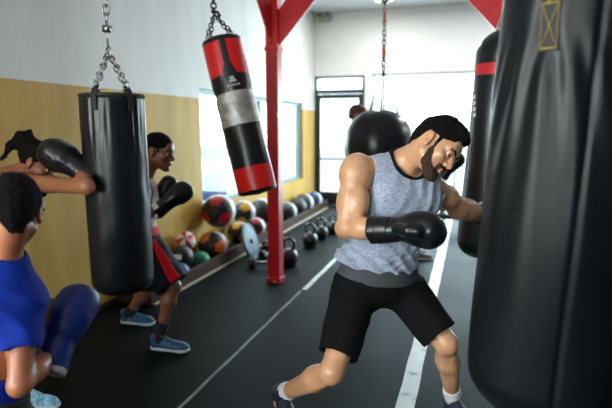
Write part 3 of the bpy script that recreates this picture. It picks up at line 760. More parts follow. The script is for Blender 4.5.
ball(201, 262, .10, -2.79, mat('ball_green', (.015, .27, .16), .5), 'plain green ball at the foot of the orange-panelled ball')
ball(180, 276, .10, -2.76, mat('ball_blue', (.01, .09, .26), .5), 'plain blue ball at the near end of the rack beside the shorts')
ball(244, 212, .155, -2.85, ball_mat('ball_yellow', K, (.62, .34, .01), WH), 'black ball with yellow panels and white rim, upper row right of the biggest ball', (-0.09, -1, .05), roll=1.6)
ball(239, 233, .155, -2.83, ball_mat('ball_yellow', K, (.62, .34, .01), WH), 'black and yellow ball low in the rack behind the leaning silver plate', (0.11, -1, .1), roll=.3)
ball(262, 212, .20, -2.84, ball_mat('ball_white_rim', K, (.02, .022, .024), WH), 'large all-black ball with a white rim, under the tip of the swinging bag', (-0.14, -1, .05))
ball(256, 227, .135, -2.80, ball_mat('ball_crimson', K, (.5, .02, .03), WH), 'black and crimson ball low in the rack just left of the red post', (-0.04, -1, .1), roll=2.0)
ball(287, 215, .17, -2.84, ball_mat('ball_grey', K, (.05, .06, .07), (.35, .37, .38)), 'black ball with a grey rim, first ball right of the red post', (-0.04, -1, .1))
ball(297, 211, .175, -2.84, ball_mat('ball_black', K, (.02, .02, .022), None), 'plain black ball, second right of the red post')
ball(304, 207.5, .185, -2.84, ball_mat('ball_grey', K, (.05, .06, .07), (.35, .37, .38)), 'black ball with a grey rim, third right of the red post', (-0.14, -1, .2))
ball(314, 203, .16, -2.84, ball_mat('ball_bluewhite', K, (.02, .07, .35), WH), 'black, blue and white ball at the far end of the rack', (-0.14, -1, .3))
bm = bmesh.new(); obox(bm, Vector(p)+Vector((.028, -.122, .03)), ((1, .2, 0), (0, .2, 1), (-.2, 1, -.2)), (.05, .026, .003))
tag(from_bm('paper_label', bm, mat('label_white', (.7, .72, .74), .5)), 'white rectangular label stuck on the black ball below the red and white one', 'label')
# leaning plate
pl = G(250, 271); bm = bmesh.new(); R_ = .225
q0 = Vector((-.10, .02, .265)); ax_ = Vector((.93, .06, .30)).normalized()
tube(bm, [q0-ax_*.014, q0-ax_*.012, q0+ax_*.012, q0+ax_*.014], [R_-.006, R_, R_, R_-.006], 48)
pt = from_bm('weight_plate', bm, mat('pale_blue_plate', (.10, .17, .23), .5, spec=.2), None, True); pw = PX(250, 250, -2.50); pt.location = Vector((-2.40, pw[1], 0))
lowz = min((pt.matrix_world @ v.co).z for v in pt.data.vertices); pt.location.z = -min(v.co.z for v in pt.data.vertices)
tag(pt, 'round pale blue-grey disc leaning against the front of the ball rack', 'weight plate')
bm = bmesh.new(); ring(bm, q0+ax_*.013, ax_, R_-.02, .008, 40); o = from_bm('rim', bm, mat('plate_rim', (.12, .16, .19), .4), pt, True)
bm = bmesh.new(); tube(bm, [q0+ax_*.012, q0+ax_*.03], .03, 16); o = from_bm('hub', bm, M_DARKMETAL, pt, True)
# dumbbells on the floor beside the post
def dumbbell(px, py, ang, label, sc=1.0):
    g = G(px, py); e_ = empty('dumbbell', (g[0], g[1], 0), label, 'dumbbell', None, 0)
    d = Vector((math.cos(ang), math.sin(ang), 0)); r = .065*sc; c = Vector((0, 0, r))
    for s_ in (-1, 1):
        bm = bmesh.new(); a = d*(s_*.07*sc)+c; b = d*(s_*.15*sc)+c; tube(bm, [a, a+(b-a)*.15, a+(b-a)*.85, b], [r*.85, r, r, r*.8], 8); from_bm('head', bm, mat('black_rubber', (.014, .015, .016), .35), e_, False)
    bm = bmesh.new(); tube(bm, [d*(-.08*sc)+c, c, d*(.08*sc)+c], [.014, .017, .014], 10); from_bm('handle', bm, M_METAL, e_, True)
dumbbell(262, 268, .3, 'black hexagonal dumbbell on the floor between the leaning disc and the red post')
dumbbell(266, 251, 2.0, 'black dumbbell on the floor against the rack, beyond the leaning disc', .9)
dumbbell(268, 258, 1.3, 'black dumbbell on the floor directly behind the red post', .9)
# kettlebells
def kettlebell(px, py, hpx, label):
    g = G(px, py); d = float((g-CP)@FW); hh = hpx*d/F; k = hh/.34
    e_ = empty('kettlebell', (g[0], g[1], 0), label, 'kettlebell')
    bm = bmesh.new(); prof = [(.07, 0), (.085, .006)]+[(.105*math.sin(a), .105-.105*math.cos(a)*1.0) for a in np.linspace(.95, 2.75, 14)]; prof = [(r*k, z*k) for r, z in prof]
    rows = [[bm.verts.new((math.cos(2*PI*j/28)*r, math.sin(2*PI*j/28)*r, z)) for j in range(28)] for r, z in prof]
    for i in range(len(rows)-1):
        for j in range(28): bm.faces.new((rows[i][j], rows[i][(j+1) % 28], rows[i+1][(j+1) % 28], rows[i+1][j]))
    bm.faces.new(rows[0][::-1]); bm.faces.new(rows[-1]); from_bm('body', bm, mat('black_rubber', (.014, .015, .016), .35), e_, True)
    bm = bmesh.new(); pts = [(-.045, 0, .19), (-.062, 0, .235), (-.066, 0, .275), (-.045, 0, .31), (0, 0, .322), (.045, 0, .31), (.066, 0, .275), (.062, 0, .235), (.045, 0, .19)]
    tube(bm, [(x*k, y*k, z*k) for x, y, z in pts], .018*k, 12); from_bm('handle', bm, mat('worn_iron', (.10, .10, .10), .25, .9), e_, True)
kettlebell(289, 266, 30, 'black kettlebell nearest the right side of the red post, shiny handle')
kettlebell(310, 247, 25, 'black kettlebell second in the line leading away from the red post')
kettlebell(321, 239, 22, 'black kettlebell third in the line leading away from the red post')
kettlebell(333, 233.5, 20, 'black kettlebell farthest along the line, half hidden by the boxer’s elbow'.replace('’', "'"))
# low black bench beyond the boxer
g = G(452, 231); bn = empty('step_bench', (g[0]+.1, g[1], 0), 'low black bench on the floor beyond the boxer, seen under his outstretched arm', 'bench')
boxes('top', [((-.45, -.2, .21), (.9, .2, .29))], mat('black_vinyl', (.012, .013, .014), .5), bn, .012)
for x_, y_ in ((-.38, -.15), (-.38, .15), (.83, -.15), (.83, .15)): boxes('leg', [((x_-.03, y_-.03, 0), (x_+.03, y_+.03, .209))], M_DARKMETAL, bn)
bm = bmesh.new(); bmesh.ops.create_uvsphere(bm, u_segments=28, v_segments=18, radius=.085); o = from_bm('medicine_ball', bm, mat('ball_olive', (.20, .17, .05), .6), None, True); o.location = (g[0]-.16, g[1], .375)
tag(o, 'small olive ball on the low black bench past the grey tank top', 'medicine ball')
# ------------------------------------------------------------------ people
def skin(name, col, rough=.42, coat=.25, hairy=0):
    def f(N, L, b):
        tc = N.new('ShaderNodeTexCoord'); n = N.new('ShaderNodeTexNoise'); n.inputs['Scale'].default_value = 9; n.inputs['Detail'].default_value = 6
        L.new(tc.outputs['Object'], n.inputs['Vector'])
        c = np.array(col); r = ramp(N, [(.3, tuple(c*[.86, .80, .76])), (.7, tuple(np.minimum(1, c*1.08)))]); L.new(n.outputs['Fac'], r.inputs[0])
        n4 = N.new('ShaderNodeTexNoise'); n4.inputs['Scale'].default_value = 190; n4.inputs['Detail'].default_value = 2; L.new(tc.outputs['Object'], n4.inputs['Vector'])
        r4 = N.new('ShaderNodeMapRange'); r4.inputs[1].default_value = .35; r4.inputs[2].default_value = .65; r4.inputs[3].default_value = .90; r4.inputs[4].default_value = 1.06; L.new(n4.outputs['Fac'], r4.inputs[0])
        v4 = N.new('ShaderNodeVectorMath'); v4.operation = 'SCALE'; L.new(r.outputs[0], v4.inputs[0]); L.new(r4.outputs[0], v4.inputs['Scale']); L.new(v4.outputs[0], b.inputs['Base Color'])
        b.inputs['Roughness'].default_value = rough; b.inputs['Coat Weight'].default_value = coat; b.inputs['Coat Roughness'].default_value = .3
        b.inputs['Subsurface Weight'].default_value = .12; b.inputs['Subsurface Radius'].default_value = (.9, .35, .2); b.inputs['Subsurface Scale'].default_value = .01
        n2 = N.new('ShaderNodeTexNoise'); n2.inputs['Scale'].default_value = 120; L.new(tc.outputs['Object'], n2.inputs['Vector'])
        bp = N.new('ShaderNodeBump'); bp.inputs['Strength'].default_value = .15; bp.inputs['Distance'].default_value = .0015; L.new(n2.outputs['Fac'], bp.inputs['Height']); L.new(bp.outputs[0], b.inputs['Normal'])
    return node_mat(name, f)
SK_A = skin('skin_tan', (.66, .365, .20), .42, .35)
SK_B = skin('skin_brown', (.27, .115, .065), .4, .3)
SK_C = skin('skin_warm', (.34, .135, .065), .5, .15)
SK_D = skin('skin_bronze', (.40, .15, .07), .45, .2)
M_HAIR = mat('black_hair', (.005, .0045, .004), .7, spec=.1, bump=(140, 1.0, .01))
M_BEARD = mat('beard_stubble', (.050, .028, .017), .7, spec=.2, noise=(260, .9), bump=(320, 1.0, .004))
M_HAIRSHORT = mat('short_hair', (.006, .005, .005), .8, spec=.06, bump=(260, 1.0, .005))
def _heather(N, L, b):
    tc = N.new('ShaderNodeTexCoord')
    mp = N.new('ShaderNodeMapping'); mp.inputs['Scale'].default_value = (1, 1, .22); L.new(tc.outputs['Object'], mp.inputs[0])
    n = N.new('ShaderNodeTexNoise'); n.inputs['Scale'].default_value = 330; n.inputs['Detail'].default_value = 3; L.new(mp.outputs[0], n.inputs['Vector'])
    mp2 = N.new('ShaderNodeMapping'); mp2.inputs['Scale'].default_value = (.22, .22, 1); L.new(tc.outputs['Object'], mp2.inputs[0])
    n2 = N.new('ShaderNodeTexNoise'); n2.inputs['Scale'].default_value = 300; n2.inputs['Detail'].default_value = 3; L.new(mp2.outputs[0], n2.inputs['Vector'])
    a = N.new('ShaderNodeMath'); a.operation = 'ADD'; L.new(n.outputs['Fac'], a.inputs[0]); L.new(n2.outputs['Fac'], a.inputs[1])
    h = N.new('ShaderNodeMath'); h.operation = 'MULTIPLY'; h.inputs[1].default_value = .5; L.new(a.outputs[0], h.inputs[0])
    r = ramp(N, [(.38, (.19, .24, .35)), (.50, (.34, .40, .52)), (.64, (.52, .58, .70))]); L.new(h.outputs[0], r.inputs[0]); L.new(r.outputs[0], b.inputs['Base Color'])
    b.inputs['Roughness'].default_value = .9; b.inputs['Sheen Weight'].default_value = .2
    n3 = N.new('ShaderNodeTexNoise'); n3.inputs['Scale'].default_value = 14; n3.inputs['Detail'].default_value = 3; L.new(tc.outputs['Object'], n3.inputs['Vector'])
    bp = N.new('ShaderNodeBump'); bp.inputs['Strength'].default_value = .5; bp.inputs['Distance'].default_value = .018; L.new(n3.outputs['Fac'], bp.inputs['Height']); L.new(bp.outputs[0], b.inputs['Normal'])
M_TANK = node_mat('heather_cotton', _heather)
M_SHORTS = mat('black_cotton', (.006, .0065, .008), .9, spec=.12, bump=(11, .4, .012))
M_TRIM = mat('black_trim', (.007, .008, .010), .9, spec=.15)
M_BAND = mat('charcoal_band', (.055, .062, .07), .8, noise=(200, .25))
M_SOCK = mat('white_sock', (.72, .74, .77), .9, bump=(180, .5, .003))
M_SOCKBLK = mat('dark_sock', (.012, .016, .026), .9)

def add_head(s, h, k=.012, ears=True):
    s.ell((0, -.012, .040), (.077, .099, .084), h, .02)
    s.ell((0, .030, -.030), (.062, .062, .078), h, .03)
    for q in (-1, 1):
        s.lcone(h, (q*.054, .000, -.055), (q*.018, .068, -.098), .018, .018, .03)
        s.lcone(h, (q*.012, .086, .026), (q*.045, .072, .024), .013, .012, .014)       # brow ridge
        s.ell((q*.044, .062, -.022), (.020, .022, .018), h, .02)                        # cheek bone
    s.ell((0, .080, -.098), (.022, .018, .017), h, .02)                                  # chin
    s.ell((0, .078, .045), (.05, .02, .035), h, .02)
    for q in (-1, 1):
        s.ell((q*.032, .101, .004), (.018, .016, .011), h, .010, 's')                   # sockets
        s.ell((q*.032, .085, .0115), (.017, .0115, .0045), h, .004)                       # upper lid
        s.ell((q*.032, .084, -.0075), (.015, .0105, .0035), h, .004)                     # lower lid
    s.lcone(h, (0, .088, .016), (0, .112, -.026), .0085, .0125, .010)
    s.lcone(h, (-.011, .100, -.032), (.011, .100, -.032), .0095, .0095, .008)
    for q in (-1, 1): s.ell((q*.007, .108, -.040), (.0035, .005, .003), h, .002, 's')
    s.ell((0, .086, -.060), (.028, .016, .018), h, .012)
    s.ell((0, .0985, -.0575), (.022, .009, .0052), h, .005)
    s.ell((0, .0965, -.0680), (.019, .010, .0062), h, .005)
    s.ell((0, .108, -.0628), (.021, .006, .0014), h, .003, 's')
    if ears:
        for q in (-1, 1):
            eh = Fr(h.w((q*.080, -.008, -.004)), h.M@np.array([q*.55, 1, .12]), h.M@np.array([0, -.15, 1]), h.s)
            s.ell((0, -.004, .004), (.010, .020, .031), eh, .006)
            s.ell((0, 0, -.022), (.008, .011, .013), eh, .006)
            s.ell((q*.010, .003, .004), (.006, .012, .020), eh, .003, 's')
            s.ell((q*.006, .006, -.004), (.004, .006, .007), eh, .003, 's')
def hair_s(h, amp=.006, fq=110, top=.014, front=.052, back=-.05, side=.006, extra=None):
    s = S()
    s.ell((0, -.014, .044), (.078+top*.55, .099+top*.75, .084+top), h, .02)
    s.lcone(h, (0, -.07, -.01), (0, -.06, -.06), .045, .035, .03)
    if extra: extra(s)
    hl = h
    def cutf(P, D):
        l = hl.loc(P); y, z = l[:, 1], l[:, 2]
        lim = np.where(y > .02, side+.018+(front-side-.018)*np.clip((y-.02)/.07, 0, 1), np.where(y > -.035, side+.018, side+.018+(back-side-.018)*np.clip((-.035-y)/.05, 0, 1)))
        lim = np.where((y > .016) & (y < .032), np.minimum(lim, .000), lim)     # sideburn
        D = np.maximum(D, (lim-z)*h.s*.8)
        return D+amp*(wv(P, fq)*.6+wv(P, fq*2.3, 1.0)*.4)
    s.fn(cutf); return s
def face_bits(h, body, brow=True):
    for q in (-1, 1):
        c = h.w((q*.032, .0785, .0025)); bm = bmesh.new(); bmesh.ops.create_icosphere(bm, subdivisions=4, radius=.0125*h.s)
        look = h.M@np.array([.32, 1, .10]); look /= np.linalg.norm(look)
        for f_ in bm.faces:
            n_ = f_.calc_center_median().normalized(); dd = n_.dot(Vector(look)); f_.material_index = 2 if dd > .95 else (1 if dd > .82 else 0)
        bmesh.ops.translate(bm, verts=bm.verts[:], vec=Vector(c)); rel(bm, body); from_bm('eye', bm, [mat('eye_white', (.75, .74, .72), .15), mat('iris_brown', (.05, .022, .012), .1), mat('pupil', (.003, .003, .003), .1)], body, True)
        if brow:
            s = S(.03); s.lcone(h, (q*.012, .0995, .0215), (q*.030, .0965, .0285), .0042, .0046, .003); s.lcone(h, (q*.030, .0965, .0285), (q*.053, .0805, .0225), .0046, .0028, .003)
            s.fn(lambda P, D: D+.0005*wv(P, 500)); soft('eyebrow', s, .0018, M_HAIRSHORT, body)
def glove(body, o, fwd, up, m, sc=1.0, thumb=1, strapm=None, label=None, vx=.005, cuffl=.13, word=None):
    """o: centre of the wrist; thumb: +1 on the local +x side"""
    h = Fr(o, fwd, up, sc); s = S()
    s.ell((0, .085, .004), (.066, .086, .058), h, .02)
    s.ell((-.004*thumb, .135, -.010), (.064, .050, .056), h, .03)
    s.ell((0, .10, -.035), (.052, .055, .035), h, .03)
    s.lcone(h, (0, .02, 0), (0, -.02, 0), .047, .046, .03)
    s.lcone(h, (0, -.02, 0), (0, -cuffl, 0), .046, .055, .012)
    s.cut(h.w((0, -cuffl+.012, 0)), -h.M[:, 1], .006)
    s.lcone(h, (thumb*.055, .025, -.022), (thumb*.066, .085, -.040), .024, .028, .007); s.ell((thumb*.062, .108, -.043), (.025, .028, .024), h, .012)
    # finger creases on the palm side and the seam round the fist
    s.fn(lambda P, D: D+.0018*np.exp(-((h.loc(P)[:, 2]-.012)/.004)**2)*(h.loc(P)[:, 1] > .03))
    s.fn(lambda P, D: D+.0035*wv(P, 26, 2)*1.0+.0015*wv(P, 70, 1)-.002*np.exp(-((h.loc(P)[:, 1]+.035)/.008)**2))
    g = soft('boxing_glove', s, vx*sc if vx < .006 else vx, m, body)
    if label: g['label'] = label
    b = S(.03); b.lcone(h, (0, -.035, 0), (0, -.085, 0), .0505, .0545, .0); 
    b.cut(h.w((0, -.03, 0)), h.M[:, 1], .002).cut(h.w((0, -.088, 0)), -h.M[:, 1], .002)
    b = soft('wrist_strap', b, .005 if vx < .006 else .006, strapm or m, g)
    if word is not None:
        ang, mm = word; bm = bmesh.new(); n_ = h.M@np.array([math.cos(ang), 0, math.sin(ang)]); t_ = np.cross(n_, h.M[:, 1])
        obox(bm, h.w((math.cos(ang)*.0555, -.062, math.sin(ang)*.0555)), (t_, h.M[:, 1], n_), (.024*sc, .016*sc, .003)); rel(bm, g); q = from_bm('patch', bm, mm, g); q['label'] = 'white brand-style patch on the cuff'.replace('brand-style ', '')
    return g
def shoe(body, heel, toe, m, solem, lacem, label=None, vx=.005, sc=1.0, lift=0.0, vary=None, upz=(0, 0, 1)):
    heel = np.array(heel, float); toe = np.array(toe, float); h = Fr(heel, toe-heel, upz, sc); L = np.linalg.norm(toe-heel)/sc
    s = S(); s.lcone(h, (0, .035, .040), (0, .10, .045), .034, .036, .02)
    s.ell((0, L*.62, .036), (.043, .095, .034), h, .03); s.ell((.004, L-.065, .028), (.042, .062, .027), h, .02)
    s.lcone(h, (0, .045, .05), (0, .035, .095), .037, .040, .02)
    s.lcone(h, (0, .085, .07), (0, .14, .052), .028, .026, .02)
    s.cut(h.w((0, 0, .018)), -h.M[:, 2], .004).cut(h.w((0, .03, .108)), h.M@np.array([0, -.25, 1]), .004)
    s.fn(lambda P, D: D+.0012*wv(P, 120))
    o = soft('shoe', s, vx, m, body)
    if label: o['label'] = label
    q = S(); q.lcone(h, (0, .030, .016), (0, .10, .016), .036, .036, .02); q.lcone(h, (0, .10, .016), (.004, L-.052, .018), .036, .044, .02); q.ell((.004, L-.055, .016), (.045, .058, .02), h, .02)
    q.cut(h.w((0, 0, .026)), h.M[:, 2], .003).cut(h.w((0, 0, .0)), -h.M[:, 2], .003)
    soft('sole', q, vx, solem, o)
    if lacem:
        bm = bmesh.new()
        for i in range(5):
            y_ = .088+i*.018; z_ = .096-i*.0085
            tube(bm, [h.w((-.028, y_, z_-.018)), h.w((-.012, y_+.006, z_+.002)), h.w((.012, y_+.008, z_+.002)), h.w((.028, y_+.002, z_-.018))], .003, 6)
        tube(bm, [h.w((0, .085, .10)), h.w((.02, .075, .112)), h.w((.034, .09, .10)), h.w((.01, .09, .10))], .0026, 6); tube(bm, [h.w((0, .085, .10)), h.w((-.02, .075, .112)), h.w((-.034, .09, .10)), h.w((-.01, .09, .10))], .0026, 6)
        rel(bm, o); from_bm('laces', bm, lacem, o, True)
    return o
def kneef(hp, kn, an, dflt):
    s_ = (kn-an)/np.linalg.norm(kn-an); t_ = (kn-hp)/np.linalg.norm(kn-hp); f_ = s_+t_
    f_ = f_ if np.linalg.norm(f_) > .25 else np.array(dflt, float)
    f_ = f_-s_*(f_@s_); return f_/np.linalg.norm(f_)
def inter(a, bfn, name='x'):
    """surface of a kept only inside region b"""
    t = S(a.pad)
    t.p = list(a.p); t.fn(lambda P, D: np.maximum(D, bfn(P))); return t
V3 = lambda *a: np.array(a, float)
def cam_dir(r, u, f): v = RT*r+UP*u+FW*f; return v/np.linalg.norm(v)

# ---------------- the boxer in the grey tank top
def boxer():
    base = empty('person', (-.42, 2.50, 0), 'bearded man in a grey sleeveless top and black shorts, leaning in to punch the bag', 'person')
    shR, shL = W(357, 171, 2.40), W(432, 188, 2.54); elR = W(347, 228, 2.36); wrR = W(384, 229, 2.23)
    elL = W(458, 207, 2.70); wrL = W(481, 213, 2.88)
    pel = W(381, 284, 2.60); nk = W(405, 164, 2.46); hpR, hpL = W(360, 291, 2.57), W(405, 293, 2.62)
    knR, anR = W(332, 372, 2.38), W(286, 392, 2.68); knL, anL = W(446, 343, 2.50), W(452, 392, 2.80)
    tf = Fr((pel+nk)/2, np.cross(nk-pel, shR-shL), nk-pel)      # forward is the chest's facing
    if tf.M[:, 1]@FW > 0: tf = Fr((pel+nk)/2, -np.cross(nk-pel, shR-shL), nk-pel)
    LT = np.linalg.norm(nk-pel)/2
    h = Fr(W(434.5, 147.0, 2.33), cam_dir(.60, -.62, -.50), cam_dir(.60, .79, .06), 1.09)
    tor = S(); tor.ell((0, 0, -LT+.02), (.165, .115, .12), tf, .05)
    tor.ell((0, .0, -LT*.45), (.148, .108, .15), tf, .06)
    tor.ell((0, .005, LT*.42), (.188, .125, .175), tf, .06)
    for q in (-1, 1): tor.ell((q*.075, .085, LT*.48), (.088, .045, .075), tf, .03)
    up = S()
    up.cone(nk, shR, .060, .062, .05).cone(nk, shL, .060, .058, .05)
    arms = S()
    dlt = shR; mid = (shR+elR)/2
    arms.ell((0, 0, 0), (.088, .084, .100), Fr(shR+V3(0, 0, -.012), FW, shR-elR), .008)
    arms.cone(shR, mid, .066, .060, .015).cone(mid, elR, .058, .050, .02)
    fw_ = (wrR-elR)/np.linalg.norm(wrR-elR)
    arms.ell((0, 0, 0), (.056, .060, .086), Fr(mid+fw_*.034+V3(0, 0, -.022), FW, shR-elR), .006)        # biceps
    arms.ell((0, 0, 0), (.048, .058, .10), Fr(mid-fw_*.032+V3(0, 0, .0), FW, shR-elR), .008)           # triceps
    arms.ell((0, 0, 0), (.030, .030, .032), Fr(elR-fw_*.030+V3(0, 0, -.004), FW, (0, 0, 1)), .03)
    arms.cone(elR, elR+(wrR-elR)*.45, .050, .050, .015).cone(elR+(wrR-elR)*.45, wrR, .050, .034, .02)
    arms.ell((0, 0, 0), (.040, .072, .046), Fr(elR+(wrR-elR)*.33+V3(0, 0, .006), wrR-elR, (0, 0, 1)), .012)
    aL = shL+(elL-shL)*.5
    arms.cone(shL, aL, .066, .060, .03).cone(aL, elL, .056, .052, .02)
    arms.ell((0, 0, 0), (.058, .06, .075), Fr(aL+V3(0, 0, .01), FW, shL-elL), .02)
    arms.cone(elL, elL+(wrL-elL)*.4, .050, .054, .03).cone(elL+(wrL-elL)*.4, wrL, .054, .036, .03)
    arms.cone(elL+V3(-.0, 0, -.02), wrL, .045, .030, .03)
    legs = S()
    legs.cone(hpR, knR, .098, .056, .04).cone(hpL, knL, .098, .056, .04)
    def shank(kn, an, fwd, hp):
        s_ = (kn-an)/np.linalg.norm(kn-an); fwd = kneef(hp, kn, an, fwd)
        c = kn+(an-kn)*.33; bk = -np.array(fwd)
        legs.cone(kn, kn+(an-kn)*.35, .052, .056, .03).cone(kn+(an-kn)*.35, an, .056, .040, .03)
        legs.ell((0, 0, 0), (.050, .050, .105), Fr(c+bk*.020, fwd, kn-an), .02)
        legs.ell((0, 0, 0), (.027, .020, .032), Fr(kn+np.array(fwd)*.042, fwd, kn-an), .014)
        legs.ell((0, 0, 0), (.020, .014, .030), Fr(kn+(an-kn)*.16+np.array(fwd)*.044, fwd, kn-an), .014)
        legs.ell((0, 0, 0), (.034, .03, .06), Fr(kn-(kn-hp)/np.linalg.norm(kn-hp)*.10+np.array(fwd)*.030, fwd, kn-an), .02)
        legs.ell((0, 0, 0), (.012, .012, .11), Fr(kn+(an-kn)*.42+np.array(fwd)*.040, fwd, kn-an), .03)
    fR = cam_dir(.75, -.45, -.45); fL = cam_dir(.55, -.1, -.8)
    shank(knR, anR, fR, hpR); shank(knL, anL, fL, hpL)
    legs.cone(anR, anR+cam_dir(-.35, -.6, .1)*.07, .036, .034, .02); legs.cone(anL, anL+V3(.0, 0, -.05), .036, .034, .02)
    neck = S(); neckb = W(406, 163, 2.46)
    neck.cone(neckb, h.w((0, -.035, -.045)), .066, .060, .04)
    neck.lcone(h, (.045, -.02, -.02), h.loc(W(409, 171, 2.40)[None])[0], .020, .016, .03)           # neck tendon
    body = S(); body.p = tor.p+up.p+arms.p+legs.p+neck.p; add_head(body, h)
    kn_ = lambda P: .150-np.linalg.norm(P-h.w((0, 0, -.01)), axis=1)
    flo, fhi = h.o-.19, h.o+.19
    b = soft('body', body, .006, SK_A, base, fine=(kn_, .0024, flo, fhi))
    # hair, beard, brows
    def ex(s):
        s.ell((0, .055, .102), (.055, .045, .030), h, .02); s.ell((0, .0, .119), (.06, .075, .03), h, .02)
    hs = hair_s(h, .0042, 115, .010, .060, -.06, .012, ex); o = soft('hair', hs, .0035, M_HAIR, base)
    hd = S(.03); add_head(hd, h, ears=False); hd.cone(neckb, h.w((0, -.035, -.045)), .066, .060, .04)
    rg = S(.03)
    for q in (-1, 1):
        rg.lcone(h, (q*.072, .024, .004), (q*.070, .026, -.03), .007, .009, .0)
        rg.lcone(h, (q*.068, .028, -.035), (q*.050, .040, -.080), .012, .021, .01)
        rg.lcone(h, (q*.050, .043, -.084), (0, .080, -.106), .021, .027, .01)
        rg.lcone(h, (q*.030, .088, -.055), (q*.026, .088, -.085), .009, .012, .005)
        rg.lcone(h, (q*.002, .104, -.0475), (q*.028, .090, -.055), .0075, .008, .003)
    rg.ell((0, .100, -.0635), (.020, .016, .0095), h, .002, 's')
    bs = hd.infl(.0024); bs.ell((0, .084, -.106), (.028, .022, .020), h, .02)
    bs = inter(bs, rg); bs.fn(lambda P, D: D+.0016*wv(P, 330)+.001*wv(P, 700, 1))
    soft('beard', bs, .0026, M_BEARD, base)
    lp = S(.02); lp.ell((0, .0995, -.0578), (.019, .0085, .0045), h, .003); lp.ell((0, .0975, -.0682), (.017, .0095, .0055), h, .003); lp.ell((0, .110, -.0628), (.02, .006, .0012), h, .002, 's')
    soft('lips', lp, .0018, mat('lips', (.40, .13, .10), .4), base)
    face_bits(h, base)
    # tank top
    t = S()
    for q in tor.infl(.014, .02).p[1:]: t.p.append(q)
    t.p += up.infl(.010, .02).p
    wst = W(386, 250, 2.58)
    t.ell((0, .0, 0), (.192, .135, .10), Fr(W(385, 238, 2.56), tf.M[:, 1], tf.M[:, 2]), .05)
    t.ell((0, .0, 0), (.232, .155, .10), Fr(W(376, 261, 2.60), tf.M[:, 1], tf.M[:, 2]), .05)
    hemz = tf.loc(W(398, 281, 2.46)[None])[0][2]
    t.cone(W(353, 168, 2.38), W(345, 240, 2.34), .101, .100, .004, 's')
    t.cone(W(345, 240, 2.30), W(368, 238, 2.28), .085, .05, .004, 's')
    t.cone(shL+tf.M[:, 0]*-.062, elL, .085, .08, .004, 's')
    t.cone(neckb+(neckb-h.o)*.3, h.w((0, -.02, -.06)), .080, .086, .004, 's')
    tl = lambda P: tf.loc(P)
    def folds(P, D):
        l = tl(P); x, y, z = l[:, 0], l[:, 1], l[:, 2]; low = 1/(1+np.exp((z+.10)/.035)); upz = 1-low
        d1 = np.sin((z*1.0-x*.8)*44+1.7*wv(P, 9, .4)); d2 = np.sin((z+x*.35)*75+3.5*wv(P, 14, 1.2))
        d3 = np.sin((x*1.0+z*.38)*48+2.2*wv(P, 9, 2.0))
        ridg = lambda v: 1-np.sqrt(v*v+.04)
        return D-low*(.016*ridg(d1)+.006*ridg(d2)-.009)-upz*(.015*ridg(d3)*np.clip((x+.06)*-9+.5, .2, 1)-.005)+.002*wv(P, 55, 1)
    t.fn(folds)
    hn = tf.M[:, 2]+tf.M[:, 0]*-.05
    t.fn(lambda P, D: np.maximum(D, (hemz-tl(P)[:, 2])+.006*np.sin(tl(P)[:, 0]*18+1)-.05+.13*(tl(P)[:, 0]+.05)+.05))
    tk = soft('tank_top', t, .005, M_TANK, base)
    tc_ = S(); tc_.p = [q for q in t.p if not (q[0] == 'f')]; tc_.p = tc_.p[:-1] if False else tc_.p
    nkc = neckb+(neckb-h.o)*.3; nke = h.w((0, -.02, -.06))
    rgf = lambda P: _conedist(P, nkc, nke, .080, .086)-.020
    co = S(); co.p = [(q[0], q[1], q[2], q[3]+.004, q[4]+.004, q[5], q[6]) if (q[0] == 'c' and q[6] == 'u') else ((q[0], q[1], q[2]+.004, q[3], q[4], q[5]) if q[0] == 'e' else q) for q in t.p[:-1]]
    co = inter(co, rgf); soft('collar', co, .004, M_TRIM, tk)
    # chest pocket
    pk = tf; bm = bmesh.new()
    # shorts and waistband
    pf = Fr(pel, tf.M[:, 1], tf.M[:, 2]*.9+V3(0, 0, .35)); 
    sh = S(); sh.ell((.012, -.01, .015), (.222, .150, .14), pf, .04)
    kR = knR+(hpR-knR)*.20; kL = knL+(hpL-knL)*.16
    sh.cone(hpR+tf.M[:, 0]*.03, kR, .118, .098, .05).cone(hpL-tf.M[:, 0]*.01, kL, .112, .098, .05)
    sh.cut(kR, knR-hpR, .004) if False else None
    def hem(P, D):
        aR = (P-kR)@((knR-hpR)/np.linalg.norm(knR-hpR)); aL_ = (P-kL)@((knL-hpL)/np.linalg.norm(knL-hpL))
        nR = np.linalg.norm(P-kR, axis=1); nL = np.linalg.norm(P-kL, axis=1)
        D = np.where(nR < nL, np.maximum(D, aR), np.maximum(D, aL_)); 
        return D-.005*(1-np.abs(np.sin(P[:, 2]*34+P[:, 0]*25+2.5*wv(P, 10, .3))))
    sh.fn(hem); topn = pf.M[:, 2]; sh.cut(pel+topn*.055, topn, .004)
    for kk, hh in ((kR, hpR), (kL, hpL)):
        dn = (kk-hh)/np.linalg.norm(kk-hh); sh.cone(kk-dn*.05, kk+dn*.1, .080, .086, .004, 's')
    so = soft('shorts', sh, .006, M_SHORTS, base)
    wb = S(); wb.ell((.018, -.01, .015), (.226, .156, .20), pf, .04); wb.cut(pel+topn*.115, topn, .003).cut(pel+topn*.040, -topn, .003)
    soft('waistband', wb, .005, M_BAND, base)
    # socks, shoes, gloves
    for an, kn, dn, heel, toe, lb, uz in ((anR, knR, cam_dir(-.42, -.6, .12), W(270, 408, 2.86), W(305, 441, 2.66), 'navy shoe on the rear foot, heel raised', (-.35, 0, 1)), (anL, knL, V3(0, .0, -1), V3(0.0, 2.76, .004), V3(.15, 2.53, .004), 'black shoe on the front foot', (0, 0, 1))):
        if an is anR:
            heel = anR+V3(-.06, .06, -.075); toe = heel+V3(.17, -.20, -.07); toe[2] = max(.012, toe[2])
        else: heel = V3(anL[0]-.03, anL[1]+.055, .003); toe = heel+V3(.165, -.225, 0)
